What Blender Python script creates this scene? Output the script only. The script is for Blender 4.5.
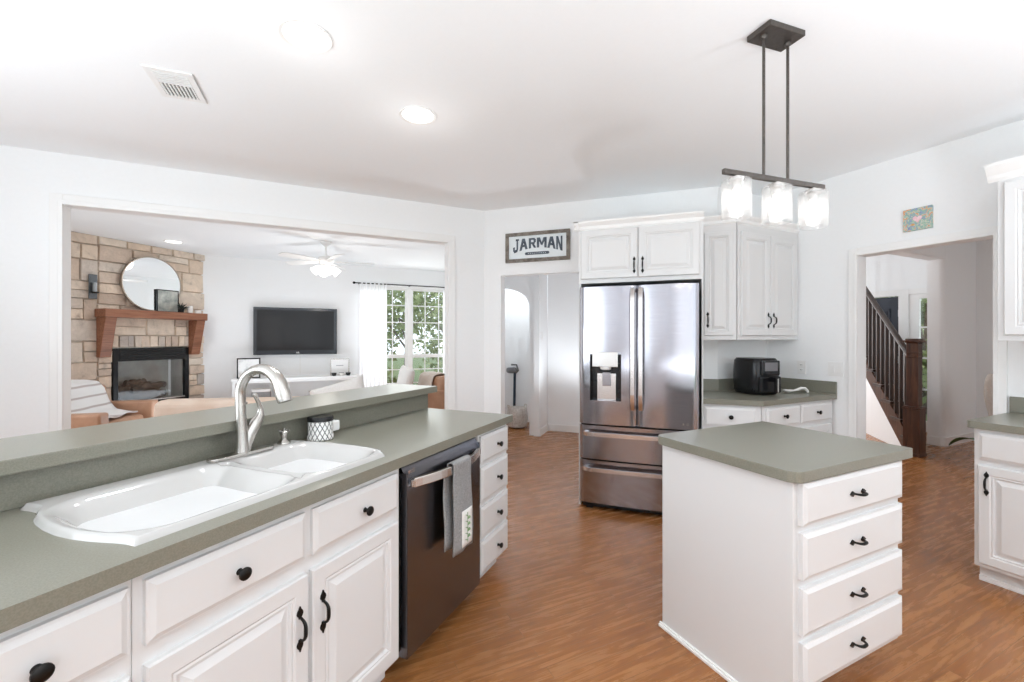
import bpy, bmesh, math, random
from math import sin, cos, pi, radians, sqrt, atan2
from mathutils import Vector, Matrix

random.seed(7)
SC = bpy.context.scene
COL = SC.collection
for o in list(bpy.data.objects):
    bpy.data.objects.remove(o)

# ------------------------------------------------------------------ camera, world, lights, exposure
# X runs along the wall of the living room opening, Y along the wall of the stair doorway
YAW = 25.63
FPX, HORIZON, EYE = 435.0, 338.8, 1.378
cam_d = bpy.data.cameras.new('camera')
cam = bpy.data.objects.new('camera', cam_d)
COL.objects.link(cam)
cam.location = (0, 0, EYE)
cam.rotation_euler = (radians(90), 0, radians(-YAW))
cam_d.sensor_width = 36.0
cam_d.sensor_fit = 'HORIZONTAL'
cam_d.lens = 36.0 * FPX / 1024.0
cam_d.shift_y = -(341.0 - HORIZON) / 1024.0
cam_d.clip_start = 0.02
SC.camera = cam

world = bpy.data.worlds.new('world')
SC.world = world
world.use_nodes = True
bg = world.node_tree.nodes['Background']
bg.inputs[0].default_value = (0.86, 0.93, 1.0, 1)
bg.inputs[1].default_value = 1.7

SC.view_settings.view_transform = 'Standard'
SC.view_settings.look = 'None'
SC.view_settings.gamma = 1.0
SC.view_settings.use_curve_mapping = False
SC.view_settings.exposure = 0.24
try:
    SC.cycles.use_denoising = True
    SC.cycles.max_bounces = 14
    SC.cycles.diffuse_bounces = 8
    SC.cycles.glossy_bounces = 5
    SC.cycles.transmission_bounces = 8
    SC.cycles.transparent_max_bounces = 16
    SC.cycles.caustics_reflective = False
    SC.cycles.caustics_refractive = False
    SC.cycles.sample_clamp_indirect = 8.0
except Exception:
    pass


def area_light(name, loc, rot, sx, sy, power, color=(1, 1, 1), spread=180):
    l = bpy.data.lights.new(name, 'AREA')
    l.shape = 'RECTANGLE'
    l.size, l.size_y, l.energy, l.color = sx, sy, power, color
    l.spread = radians(spread)
    o = bpy.data.objects.new(name, l)
    COL.objects.link(o)
    o.location = loc
    o.rotation_euler = rot
    return o


# daylight entering by the windows behind the photographer (openings in wall_rear and wall_side)
for wx, ww in ((-1.2, 0.75), (0.1, 0.9), (1.5, 0.75)):
    area_light('daylight_rear_window', (wx, -2.82, 1.45), (radians(90), 0, 0), ww, 2.0, 2.5, (0.95, 0.98, 1.0))
area_light('daylight_side_window', (-2.5, 0.7, 1.55), (radians(90), 0, radians(-90)), 2.6, 1.8, 22, (0.84, 0.92, 1.0))
# living room: added side fill before a solid wall, then the far window
area_light('living_side_fill', (-3.1, 5.2, 1.5), (radians(90), 0, radians(-90)), 1.2, 1.8, 14, (0.96, 0.98, 1))
area_light('daylight_living_window', (1.79, 8.5, 1.35), (radians(-90), 0, 0), 1.7, 1.9, 20, (0.95, 0.98, 1.0))
# added fill panels for dining room and entry; the walls there are solid
area_light('dining_fill', (6.6, -1.2, 1.5), (radians(90), 0, 0), 2.2, 1.8, 14, (0.94, 0.97, 1.0))
area_light('entry_fill', (6.6, 5.8, 1.8), (radians(-90), 0, 0), 2.2, 1.4, 55, (0.94, 0.97, 1.0))


def ceiling_fill_spot(name, loc, power, aim=(0, 0, 1), cone=150):
    """added spot, out of view, aimed at the ceiling as bounced fill"""
    l = bpy.data.lights.new(name, 'SPOT')
    l.energy, l.spot_size, l.spot_blend, l.shadow_soft_size = power, radians(cone), 0.6, 0.15
    l.color = (0.86, 0.93, 1.0)
    o = bpy.data.objects.new(name, l)
    COL.objects.link(o)
    o.location = loc
    o.rotation_euler = Vector((0, 0, -1)).rotation_difference(Vector(aim)).to_euler()
    return o


area_light('ceiling_fill', (0.4, -1.45, 0.9), (radians(180), 0, 0), 3.6, 2.2, 124, (0.83, 0.92, 1.0))  # added fill panel facing up behind the camera, brightens the ceiling
area_light('ceiling_fill', (-2.0, 1.75, 1.3), Vector((0, 0, -1)).rotation_difference(Vector((0.48, -0.02, 0.85))).to_euler(), 1.0, 1.8, 31, (0.86, 0.93, 1.0))  # added fill panel tilted up, out of view at the left
area_light('ceiling_fill', (-0.4, 7.0, 0.35), (radians(180), 0, 0), 2.4, 1.4, 25, (0.78, 0.90, 1.0))  # added fill panel facing up, hidden behind bar and sofa
ceiling_fill_spot('ceiling_fill_spot', (3.2, 4.7, 0.4), 38)
HL = ('hall_fill', (2.95, 6.1, 2.42), 9, 0.1, (0.92, 0.96, 1.0))  # added lamp hidden above the arch to brighten the hall
ceiling_fill_spot('ceiling_fill_spot', (2.5, -0.35, 1.0), 58)
ceiling_fill_spot('ceiling_fill_spot', (5.6, 4.4, 0.8), 40)


def point_light(name, loc, power, r=0.05, color=(1, 0.95, 0.88)):
    l = bpy.data.lights.new(name, 'POINT')
    l.energy, l.shadow_soft_size, l.color = power, r, color
    o = bpy.data.objects.new(name, l)
    COL.objects.link(o)
    o.location = loc
    return o


point_light(*HL)


# ------------------------------------------------------------------ materials
def mat(name, col=(0.8, 0.8, 0.8), rough=0.5, metal=0.0, spec=0.5, emit=None, es=0.0, trans=0.0, coat=0.0):
    m = bpy.data.materials.new(name)
    m.use_nodes = True
    b = m.node_tree.nodes['Principled BSDF']
    b.inputs['Base Color'].default_value = (*col, 1)
    b.inputs['Roughness'].default_value = rough
    b.inputs['Metallic'].default_value = metal
    b.inputs['Specular IOR Level'].default_value = spec
    b.inputs['Transmission Weight'].default_value = trans
    b.inputs['Coat Weight'].default_value = coat
    if emit:
        b.inputs['Emission Color'].default_value = (*emit, 1)
        b.inputs['Emission Strength'].default_value = es
    return m


def N(m, t, **kw):
    n = m.node_tree.nodes.new(t)
    for k, v in kw.items():
        setattr(n, k, v)
    return n


def L(m, a, b):
    m.node_tree.links.new(a, b)


def bsdf(m):
    return m.node_tree.nodes['Principled BSDF']


def ramp(m, fac, stops):
    r = N(m, 'ShaderNodeValToRGB')
    e = r.color_ramp.elements
    while len(e) < len(stops):
        e.new(0.5)
    for i, (p, c) in enumerate(stops):
        e[i].position = p
        e[i].color = (*c, 1)
    L(m, fac, r.inputs[0])
    return r.outputs[0]


def coords(m, scale=(1, 1, 1), kind='Object', rot=(0, 0, 0)):
    tc = N(m, 'ShaderNodeTexCoord')
    mp = N(m, 'ShaderNodeMapping')
    mp.inputs['Scale'].default_value = scale
    mp.inputs['Rotation'].default_value = rot
    L(m, tc.outputs[kind], mp.inputs[0])
    return mp.outputs[0]


def noise(m, vec, scale, detail=4, rough=0.55, dist=0.0):
    n = N(m, 'ShaderNodeTexNoise')
    n.inputs['Scale'].default_value = scale
    n.inputs['Detail'].default_value = detail
    n.inputs['Roughness'].default_value = rough
    n.inputs['Distortion'].default_value = dist
    if vec:
        L(m, vec, n.inputs['Vector'])
    return n.outputs['Fac']


def bump(m, h, s=0.2, d=0.01):
    b = N(m, 'ShaderNodeBump')
    b.inputs['Strength'].default_value = s
    b.inputs['Distance'].default_value = d
    L(m, h, b.inputs['Height'])
    L(m, b.outputs[0], bsdf(m).inputs['Normal'])


def noisy(name, c1, c2, scale, rough=0.5, stretch=(1, 1, 1), bs=0.0, lo=0.3, hi=0.7, **kw):
    m = mat(name, c1, rough, **kw)
    f = noise(m, coords(m, stretch), scale)
    L(m, ramp(m, f, [(lo, c1), (hi, c2)]), bsdf(m).inputs['Base Color'])
    if bs:
        bump(m, f, bs, 0.005)
    return m


M = {}
M['wall'] = noisy('wall_paint', (0.868, 0.878, 0.882), (0.883, 0.893, 0.897), 40, 0.7, bs=0.05)
M['ceil'] = noisy('ceiling_paint', (0.91, 0.93, 0.945), (0.92, 0.94, 0.955), 60, 0.8, bs=0.08)
M['trim'] = mat('trim_paint', (0.87, 0.87, 0.86), 0.35)
M['cab'] = mat('cabinet_paint', (0.72, 0.722, 0.72), 0.35)
M['lam'] = noisy('green_laminate', (0.20, 0.195, 0.155), (0.24, 0.235, 0.19), 260, 0.28, lo=0.4, hi=0.6)
M['black'] = mat('black_iron', (0.012, 0.011, 0.010), 0.35, 0.6)
M['blackp'] = noisy('black_plastic', (0.006, 0.006, 0.007), (0.010, 0.010, 0.011), 30, 0.25, spec=0.35)
M['sink'] = mat('sink_enamel', (0.53, 0.52, 0.505), 0.12, coat=0.3)
M['nickel'] = mat('brushed_nickel', (0.50, 0.48, 0.45), 0.27, 1.0)
M['bronze'] = noisy('oil_bronze', (0.085, 0.075, 0.068), (0.12, 0.105, 0.095), 60, 0.4, metal=0.7)
M['white_plastic'] = mat('white_plastic', (0.85, 0.85, 0.84), 0.35)
M['dark'] = mat('dark_gap', (0.01, 0.01, 0.01), 0.8)
M['glassblack'] = mat('tv_screen', (0.012, 0.011, 0.011), 0.10, spec=0.25)
M['mirror'] = mat('mirror_glass', (0.9, 0.92, 0.93), 0.02, 1.0)
M['silver'] = mat('silver_metal', (0.65, 0.64, 0.62), 0.25, 1.0)
M['ceramic'] = mat('white_ceramic', (0.85, 0.84, 0.81), 0.15)
M['navy'] = mat('navy_paint', (0.022, 0.027, 0.042), 0.4)


def steel(name, c1, c2, rough):
    m = mat(name, c1, rough, 1.0)
    v = coords(m, (1, 1, 90))
    f = noise(m, v, 6, 5)
    L(m, ramp(m, f, [(0.3, c1), (0.7, c2)]), bsdf(m).inputs['Base Color'])
    bsdf(m).inputs['Anisotropic'].default_value = 0.6
    return m


M['steel'] = steel('stainless_steel', (0.37, 0.365, 0.40), (0.44, 0.435, 0.47), 0.16)
M['steel_dark'] = steel('dark_stainless_steel', (0.20, 0.20, 0.22), (0.24, 0.24, 0.26), 0.25)
M['steel_light'] = steel('handle_steel', (0.72, 0.70, 0.69), (0.78, 0.76, 0.75), 0.22)


def wood(name, c1, c2, c3, axis=(1, 12, 12), rough=0.4, scale=3.0):
    m = mat(name, c1, rough)
    v = coords(m, axis)
    f = noise(m, v, scale, 6, 0.6, 0.6)
    L(m, ramp(m, f, [(0.3, c1), (0.5, c2), (0.72, c3)]), bsdf(m).inputs['Base Color'])
    bump(m, f, 0.1, 0.003)
    return m


M['mantel'] = wood('mantel_wood', (0.16, 0.055, 0.025), (0.26, 0.10, 0.05), (0.34, 0.15, 0.08))
M['stairwood'] = wood('stair_wood', (0.03, 0.010, 0.005), (0.07, 0.025, 0.011), (0.13, 0.052, 0.022), (10, 10, 1))
M['stairdark'] = wood('dark_stair_wood', (0.02, 0.010, 0.008), (0.035, 0.018, 0.012), (0.06, 0.03, 0.02), (10, 10, 1), 0.3)


def floor_mat():
    m = mat('wood_floor', (0.3, 0.15, 0.07), 0.32)
    tc = coords(m, (1, 1, 1))
    br = N(m, 'ShaderNodeTexBrick')
    br.offset = 0.37
    br.inputs['Color1'].default_value = (0, 0, 0, 1)
    br.inputs['Color2'].default_value = (1, 1, 1, 1)
    br.inputs['Mortar'].default_value = (0.5, 0.5, 0.5, 1)
    br.inputs['Scale'].default_value = 1.0
    br.inputs['Brick Width'].default_value = 0.92
    br.inputs['Row Height'].default_value = 0.066
    br.inputs['Mortar Size'].default_value = 0.0012
    br.inputs['Bias'].default_value = 0.0
    L(m, tc, br.inputs['Vector'])
    # per plank offset into the grain noise
    sep = N(m, 'ShaderNodeVectorMath', operation='MULTIPLY_ADD')
    L(m, br.outputs['Color'], sep.inputs[0])
    sep.inputs[1].default_value = (0.6, 2.3, 5)
    mp = coords(m, (1.6, 17, 1))
    L(m, mp, sep.inputs[2])
    g = noise(m, sep.outputs[0], 1.9, 8, 0.66, 0.5)
    c = ramp(m, g, [(0.25, (0.17, 0.058, 0.017)), (0.42, (0.29, 0.112, 0.035)), (0.58, (0.385, 0.165, 0.055)), (0.78, (0.50, 0.25, 0.098))])
    mx = N(m, 'ShaderNodeMix', data_type='RGBA', blend_type='MULTIPLY')
    mx.inputs[0].default_value = 1.0
    L(m, c, mx.inputs[6])
    L(m, ramp(m, br.outputs['Color'], [(0.0, (0.93, 0.93, 0.93)), (1.0, (1.04, 1.04, 1.04))]), mx.inputs[7])
    mx2 = N(m, 'ShaderNodeMix', data_type='RGBA', blend_type='MIX')
    L(m, br.outputs['Fac'], mx2.inputs[0])
    L(m, mx.outputs[2], mx2.inputs[6])
    mx2.inputs[7].default_value = (0.20, 0.088, 0.034, 1)
    L(m, mx2.outputs[2], bsdf(m).inputs['Base Color'])
    rr = N(m, 'ShaderNodeMapRange')
    rr.inputs[3].default_value, rr.inputs[4].default_value = 0.20, 0.34
    L(m, g, rr.inputs[0])
    L(m, rr.outputs[0], bsdf(m).inputs['Roughness'])
    bump(m, g, 0.08, 0.002)
    return m


M['floor'] = floor_mat()


def stone_mat():
    m = mat('stone_veneer', (0.4, 0.33, 0.26), 0.85)
    gi = N(m, 'ShaderNodeNewGeometry')
    base = ramp(m, gi.outputs['Random Per Island'],
                [(0.0, (0.56, 0.46, 0.38)), (0.2, (0.70, 0.57, 0.45)), (0.45, (0.80, 0.68, 0.55)),
                 (0.62, (0.50, 0.45, 0.41)), (0.8, (0.82, 0.72, 0.60)), (1.0, (0.64, 0.52, 0.42))])
    f = noise(m, coords(m), 7, 6, 0.65, 0.5)
    c2 = ramp(m, f, [(0.25, (0.50, 0.47, 0.46)), (0.42, (0.88, 0.86, 0.85)), (0.6, (1.0, 0.98, 0.97)), (0.75, (1.15, 1.12, 1.1))])
    mx = N(m, 'ShaderNodeMix', data_type='RGBA', blend_type='MULTIPLY')
    mx.inputs[0].default_value = 1.0
    L(m, base, mx.inputs[6])
    L(m, c2, mx.inputs[7])
    L(m, mx.outputs[2], bsdf(m).inputs['Base Color'])
    bump(m, noise(m, coords(m), 22, 6, 0.7), 0.6, 0.02)
    return m


M['stone'] = stone_mat()
M['mortar'] = noisy('mortar', (0.52, 0.45, 0.38), (0.62, 0.54, 0.46), 30, 0.9)
M['leather'] = noisy('tan_leather', (0.42, 0.23, 0.14), (0.52, 0.30, 0.19), 8, 0.45, bs=0.1)
M['leather_l'] = noisy('pale_leather', (0.74, 0.58, 0.46), (0.80, 0.66, 0.55), 6, 0.5, bs=0.1)
M['white_fabric'] = noisy('white_fabric', (0.78, 0.77, 0.75), (0.84, 0.83, 0.81), 60, 0.9, bs=0.2)
M['grey_fabric'] = noisy('grey_fabric', (0.16, 0.16, 0.16), (0.40, 0.40, 0.40), 240, 0.95, bs=0.3)
M['beige_fabric'] = noisy('beige_fabric', (0.55, 0.48, 0.42), (0.63, 0.56, 0.5), 60, 0.95)
M['leaf'] = noisy('green_leaf', (0.03, 0.09, 0.02), (0.07, 0.17, 0.04), 9, 0.5)
M['foliage'] = noisy('tree_foliage', (0.10, 0.15, 0.05), (0.34, 0.38, 0.16), 2.2, 0.7)
M['foliage2'] = noisy('pale_tree_foliage', (0.2, 0.28, 0.1), (0.48, 0.52, 0.26), 2.6, 0.7)
M['bark'] = noisy('bark', (0.10, 0.07, 0.05), (0.2, 0.15, 0.11), 12, 0.9)
M['lawn'] = noisy('grass', (0.10, 0.15, 0.06), (0.17, 0.22, 0.09), 30, 0.9)
M['log'] = noisy('charred_log', (0.015, 0.012, 0.010), (0.12, 0.09, 0.07), 14, 0.9, bs=0.5)
M['firebrick'] = noisy('firebox_panel', (0.30, 0.29, 0.27), (0.4, 0.39, 0.36), 6, 0.85)
M['barnwood'] = wood('barn_wood', (0.10, 0.085, 0.07), (0.19, 0.165, 0.14), (0.30, 0.27, 0.23), (3, 3, 3), 0.8, 6)
M['sign_white'] = noisy('sign_board', (0.72, 0.78, 0.80), (0.82, 0.86, 0.88), 5, 0.6)
M['ink'] = noisy('sign_ink', (0.035, 0.05, 0.075), (0.12, 0.15, 0.18), 30, 0.7)
M['pot'] = noisy('basket_weave', (0.5, 0.44, 0.39), (0.74, 0.70, 0.66), 40, 0.9, bs=0.6)


def emitter(name, col, s):
    m = bpy.data.materials.new(name)
    m.use_nodes = True
    nt = m.node_tree
    nt.nodes.clear()
    e = nt.nodes.new('ShaderNodeEmission')
    e.inputs[0].default_value = (*col, 1)
    e.inputs[1].default_value = s
    o = nt.nodes.new('ShaderNodeOutputMaterial')
    nt.links.new(e.outputs[0], o.inputs[0])
    return m


M['lamp'] = emitter('lit_lamp', (1.0, 0.98, 0.95), 2.5)
M['bulb'] = emitter('lit_bulb', (1.0, 0.97, 0.92), 7.0)


def pane_mat(name, tint, gloss, white=0.0):
    m = bpy.data.materials.new(name)
    m.use_nodes = True
    nt = m.node_tree
    nt.nodes.clear()
    t = nt.nodes.new('ShaderNodeBsdfTransparent')
    t.inputs[0].default_value = (*tint, 1)
    g = nt.nodes.new('ShaderNodeBsdfGlossy')
    g.inputs['Roughness'].default_value = 0.05
    mx = nt.nodes.new('ShaderNodeMixShader')
    mx.inputs[0].default_value = gloss
    nt.links.new(t.outputs[0], mx.inputs[1])
    nt.links.new(g.outputs[0], mx.inputs[2])
    last = mx
    if white:
        d = nt.nodes.new('ShaderNodeBsdfTranslucent')
        d.inputs[0].default_value = (0.95, 0.95, 0.95, 1)
        m2 = nt.nodes.new('ShaderNodeMixShader')
        m2.inputs[0].default_value = white
        nt.links.new(mx.outputs[0], m2.inputs[1])
        nt.links.new(d.outputs[0], m2.inputs[2])
        last = m2
    o = nt.nodes.new('ShaderNodeOutputMaterial')
    nt.links.new(last.outputs[0], o.inputs[0])
    return m


M['pane'] = pane_mat('window_glass', (0.97, 0.98, 0.98), 0.05)
M['shade'] = pane_mat('seeded_glass', (0.97, 0.97, 0.97), 0.10, 0.14)
M['frosted'] = mat('frosted_glass', (0.95, 0.95, 0.93), 0.4, emit=(1, 0.97, 0.93), es=0.9)
M['sheer'] = pane_mat('sheer_curtain', (0.97, 0.97, 0.98), 0.0, 0.0)


def curtain_mat():
    m = mat('curtain_cloth', (0.85, 0.85, 0.86), 0.9)
    nt = m.node_tree
    tr = nt.nodes.new('ShaderNodeBsdfTranslucent')
    tr.inputs[0].default_value = (0.9, 0.9, 0.92, 1)
    mx = nt.nodes.new('ShaderNodeMixShader')
    mx.inputs[0].default_value = 0.3
    out = [n for n in nt.nodes if n.type == 'OUTPUT_MATERIAL'][0]
    nt.links.new(bsdf(m).outputs[0], mx.inputs[1])
    nt.links.new(tr.outputs[0], mx.inputs[2])
    nt.links.new(mx.outputs[0], out.inputs[0])
    return m


M['curtain'] = curtain_mat()


# ------------------------------------------------------------------ mesh helpers
def box(bm, x0, x1, y0, y1, z0, z1):
    v = [bm.verts.new(p) for p in ((x0, y0, z0), (x1, y0, z0), (x1, y1, z0), (x0, y1, z0),
                                   (x0, y0, z1), (x1, y0, z1), (x1, y1, z1), (x0, y1, z1))]
    for f in ((3, 2, 1, 0), (4, 5, 6, 7), (0, 1, 5, 4), (1, 2, 6, 5), (2, 3, 7, 6), (3, 0, 4, 7)):
        bm.faces.new([v[i] for i in f])
    return v


def tube(bm, pts, rad, n=10, caps=True, flat=1.0):
    pts = [Vector(p) for p in pts]
    if not isinstance(rad, (list, tuple)):
        rad = [rad] * len(pts)
    rings = []
    up = None
    for i, p in enumerate(pts):
        d = (pts[min(i + 1, len(pts) - 1)] - pts[max(i - 1, 0)]).normalized()
        if up is None:
            up = Vector((0, 0, 1)) if abs(d.z) < 0.9 else Vector((1, 0, 0))
        a = d.cross(up)
        if a.length < 1e-4:
            a = d.cross(Vector((0, 1, 0)))
        a.normalize()
        b = a.cross(d).normalized()
        up = b
        rings.append([bm.verts.new(p + (a * cos(t) + b * sin(t) * flat) * rad[i]) for t in [2 * pi * k / n for k in range(n)]])
    for r, s in zip(rings, rings[1:]):
        for k in range(n):
            bm.faces.new((r[k], r[(k + 1) % n], s[(k + 1) % n], s[k]))
    if caps:
        bm.faces.new(rings[0][::-1])
        bm.faces.new(rings[-1])


def lathe(bm, prof, n=24, c=(0, 0, 0), axis='z'):
    rings = []
    for r, h in prof:
        ring = []
        for k in range(n):
            t = 2 * pi * k / n
            if axis == 'z':
                p = (c[0] + r * cos(t), c[1] + r * sin(t), c[2] + h)
            elif axis == 'y':
                p = (c[0] + r * cos(t), c[1] + h, c[2] + r * sin(t))
            else:
                p = (c[0] + h, c[1] + r * cos(t), c[2] + r * sin(t))
            ring.append(bm.verts.new(p))
        rings.append(ring)
    for a, b in zip(rings, rings[1:]):
        for k in range(n):
            bm.faces.new((a[k], a[(k + 1) % n], b[(k + 1) % n], b[k]))
    if prof[0][0] > 1e-6:
        bm.faces.new(rings[0][::-1])
    if prof[-1][0] > 1e-6:
        bm.faces.new(rings[-1])


def prism(bm, poly, z0, z1, plane='xy'):
    def P(a, b, h):
        return {'xy': (a, b, h), 'xz': (a, h, b), 'yz': (h, a, b)}[plane]
    lo = [bm.verts.new(P(a, b, z0)) for a, b in poly]
    hi = [bm.verts.new(P(a, b, z1)) for a, b in poly]
    n = len(poly)
    bm.faces.new(lo[::-1])
    bm.faces.new(hi)
    for k in range(n):
        bm.faces.new((lo[k], lo[(k + 1) % n], hi[(k + 1) % n], hi[k]))


def grid(bm, f, nu, nv):
    vs = [[bm.verts.new(f(i / nu, j / nv)) for j in range(nv + 1)] for i in range(nu + 1)]
    for i in range(nu):
        for j in range(nv):
            bm.faces.new((vs[i][j], vs[i + 1][j], vs[i + 1][j + 1], vs[i][j + 1]))
    return vs


def blob(bm, c, r, p=0.5, nu=20, nv=12):
    """rounded box (superellipsoid) centred at c, half sizes r, exponent p"""
    def s(w, e):
        return math.copysign(abs(w) ** e, w)
    rows = []
    for j in range(nv + 1):
        ph = -pi / 2 + pi * j / nv
        row = []
        for i in range(nu):
            th = 2 * pi * i / nu
            row.append(bm.verts.new((c[0] + r[0] * s(cos(ph), p) * s(cos(th), p),
                                     c[1] + r[1] * s(cos(ph), p) * s(sin(th), p),
                                     c[2] + r[2] * s(sin(ph), p))))
        rows.append(row)
    for a, b in zip(rows, rows[1:]):
        for k in range(nu):
            bm.faces.new((a[k], a[(k + 1) % nu], b[(k + 1) % nu], b[k]))


def obj(name, bm, material, parent=None, smooth=False, bevel=0.0, seg=2, loc=None, rotz=0, solid=0.0, keep=False):
    if not keep:
        bmesh.ops.remove_doubles(bm, verts=bm.verts, dist=1e-6)
    bmesh.ops.recalc_face_normals(bm, faces=bm.faces)
    me = bpy.data.meshes.new(name)
    bm.to_mesh(me)
    bm.free()
    o = bpy.data.objects.new(name, me)
    COL.objects.link(o)
    me.materials.append(material)
    if smooth:
        me.polygons.foreach_set('use_smooth', [True] * len(me.polygons))
        if smooth != 'all':
            try:
                me.set_sharp_from_angle(angle=radians(40))
            except Exception:
                pass
    if solid:
        s = o.modifiers.new('s', 'SOLIDIFY')
        s.thickness = solid
        s.offset = 0
    if bevel:
        b = o.modifiers.new('b', 'BEVEL')
        b.width, b.segments, b.limit_method = bevel, seg, 'ANGLE'
        b.angle_limit = radians(35)
        b.harden_normals = False
    if parent:
        o.parent = parent
    if loc:
        o.location = loc
    if rotz:
        o.rotation_euler = (0, 0, rotz)
    return o


def tag(o, label, cat, group=None, kind=None):
    if label:
        o['label'] = label
    if cat:
        o['category'] = cat
    if group:
        o['group'] = group
    if kind:
        o['kind'] = kind
    return o


def thing(name, label, cat, loc=(0, 0, 0), rotz=0, group=None):
    o = bpy.data.objects.new(name, None)
    o.empty_display_size = 0.1
    COL.objects.link(o)
    o.location = loc
    o.rotation_euler = (0, 0, rotz)
    return tag(o, label, cat, group)


def struct(name, bm, m, bevel=0.0, loc=None, rotz=0, smooth=False):
    o = obj(name, bm, m, None, smooth, bevel, loc=loc, rotz=rotz)
    o['kind'] = 'structure'
    return o


def BM():
    return bmesh.new()


def boxo(name, dims, m, parent=None, bevel=0.0, **kw):
    bm = BM()
    box(bm, *dims)
    return obj(name, bm, m, parent, bevel=bevel, **kw)


def copy_tree(o, parent=None):
    c = o.copy()
    COL.objects.link(c)
    if parent:
        c.parent = parent
    for ch in [x for x in bpy.data.objects if x.parent == o]:
        copy_tree(ch, c)
    return c


# ------------------------------------------------------------------ shell
H = 2.74
bm = BM(); box(bm, -3.6, 8.42, -3.3, 8.75, -0.1, 0.0)
struct('floor', bm, M['floor'])
bm = BM(); box(bm, -3.6, 8.42, -3.3, 8.75, H, H + 0.1)
struct('ceiling', bm, M['ceil'])
bm = BM(); box(bm, -30, 40, -20, 40, -0.35, -0.25)
tag(struct('ground', bm, M['lawn']), None, None)


def wall(name, length, thick, opens, loc, rotz, z1=H, m='wall'):
    """local x along the wall, y into the wall; opens: (x0,x1,z0,z1)"""
    bm = BM()
    opens = sorted(opens)
    x = 0
    for a, b, za, zb in opens:
        if a > x:
            box(bm, x, a, 0, thick, 0, z1)
        if za > 0:
            box(bm, a, b, 0, thick, 0, za)
        if zb < z1:
            box(bm, a, b, 0, thick, zb, z1)
        x = b
    if x < length:
        box(bm, x, length, 0, thick, 0, z1)
    return struct(name, bm, M[m], loc=loc, rotz=rotz)


def casing(name, x0, x1, z1, w, loc, rotz, t=0.018, sides=(1, 1), top=True):
    bm = BM()
    for s, (a, b) in ((sides[0], (x0 - w, x0)), (sides[1], (x1, x1 + w))):
        if s:
            box(bm, a, b, -t, 0, 0, z1 + (w if top else 0))
            box(bm, a + w * 0.62 if a < x0 - w / 2 else a, b if a < x0 - w / 2 else b - w * 0.62, -t - 0.006, -t, 0, z1 + (w * 0.38 if top else 0))
    if top:
        box(bm, x0, x1, -t, 0, z1, z1 + w)
        box(bm, x0, x1, -t - 0.006, -t, z1, z1 + w * 0.38)
    return struct(name, bm, M['trim'], 0.003, loc=loc, rotz=rotz)


R45 = radians(-45)
CORNER = (1.74, 4.31, 0)
# wall with the living room opening
wall('wall_left', 4.35, 0.11, [(1.022, 3.946, 0, 2.363)], (-2.61, 4.31, 0), 0)
casing('trim_1', 1.022, 3.946, 2.363, 0.075, (-2.61, 4.31, 0), 0)
# diagonal wall with hall doorway and fridge
wall('wall_diagonal', 2.26, 0.12, [(0.19, 1.12, 0, 2.045)], CORNER, R45)
# alcove wall and stair wall
wall('wall_alcove', 0.70, 0.12, [], (3.335, 2.715, 0), 0)
wall('wall_right', 6.0, 0.12, [(0.762, 1.53, 0, 2.045)], (4.03, 2.717, 0), radians(-90))
casing('trim_2', 0.762, 1.53, 2.045, 0.06, (4.03, 2.717, 0), radians(-90))
# walls behind the photographer, with window openings
wall('wall_rear', 7.7, 0.12, [(0.9, 4.5, 0.4, 2.5)], (-2.73 + 7.0, -3.2, 0), radians(180)).location = (4.15, -2.95, 0)
wall('wall_side', 7.4, 0.12, [(2.4, 5.0, 0.65, 2.45)], (-2.61, -3.0, 0), radians(90))
# living room
wall('wall_living_far', 6.6, 0.12, [(4.0, 5.75, 0.25, 2.355)], (-3.0, 8.55, 0), 0)
bm = BM()
prism(bm, [(1.95, 4.42), (2.02, 6.0), (2.90, 8.6), (2.96, 8.6), (2.08, 5.98), (2.01, 4.42)], 0, H)
struct('wall_living_right', bm, M['wall'])
wall('wall_living_left', 3.1, 0.12, [], (-3.2, 4.4, 0), radians(90))
# hall behind the diagonal wall


def arch_wall():
    bm = BM()
    # local x to the right along the wall, opening from x=-0.95 to 0 with arched head
    w, zs, rise, t = 1.10, 1.86, 0.27, 0.13
    box(bm, 0, 0.13, 0, t, 0, H)
    box(bm, -w - 0.08, -w, 0, t, 0, H)
    n = 20
    for k in range(n):
        xa, xb = -w + w * k / n, -w + w * (k + 1) / n
        za = zs + rise * sqrt(max(0, 1 - ((xa + w / 2) / (w / 2)) ** 2))
        zb = zs + rise * sqrt(max(0, 1 - ((xb + w / 2) / (w / 2)) ** 2))
        lo = [(xa, 0, za), (xb, 0, zb), (xb, t, zb), (xa, t, za)]
        v = [bm.verts.new(p) for p in lo] + [bm.verts.new((p[0], p[1], H)) for p in lo]
        for f in ((3, 2, 1, 0), (4, 5, 6, 7), (0, 1, 5, 4), (1, 2, 6, 5), (2, 3, 7, 6), (3, 0, 4, 7)):
            bm.faces.new([v[i] for i in f])
    return struct('wall_hall_arch', bm, M['wall'], loc=(2.91, 5.49, 0), rotz=R45)


arch_wall()
wall('wall_hall_end', 2.0, 0.1, [], (3.31, 5.66, 0), R45)
wall('wall_hall_jog', 0.45, 0.08, [], (2.995, 5.355, 0), radians(45))
wall('wall_hall_far', 2.6, 0.1, [], (2.55, 7.15, 0), R45)
# entry
wall('wall_front', 8.0, 0.12, [(0.95 + 0.0, 1.03, 0, 0.001)], (8.3, 6.0, 0), radians(-90)).name = 'wall_front_plain'
bpy.data.objects.remove(bpy.data.objects['wall_front_plain'])
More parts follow.
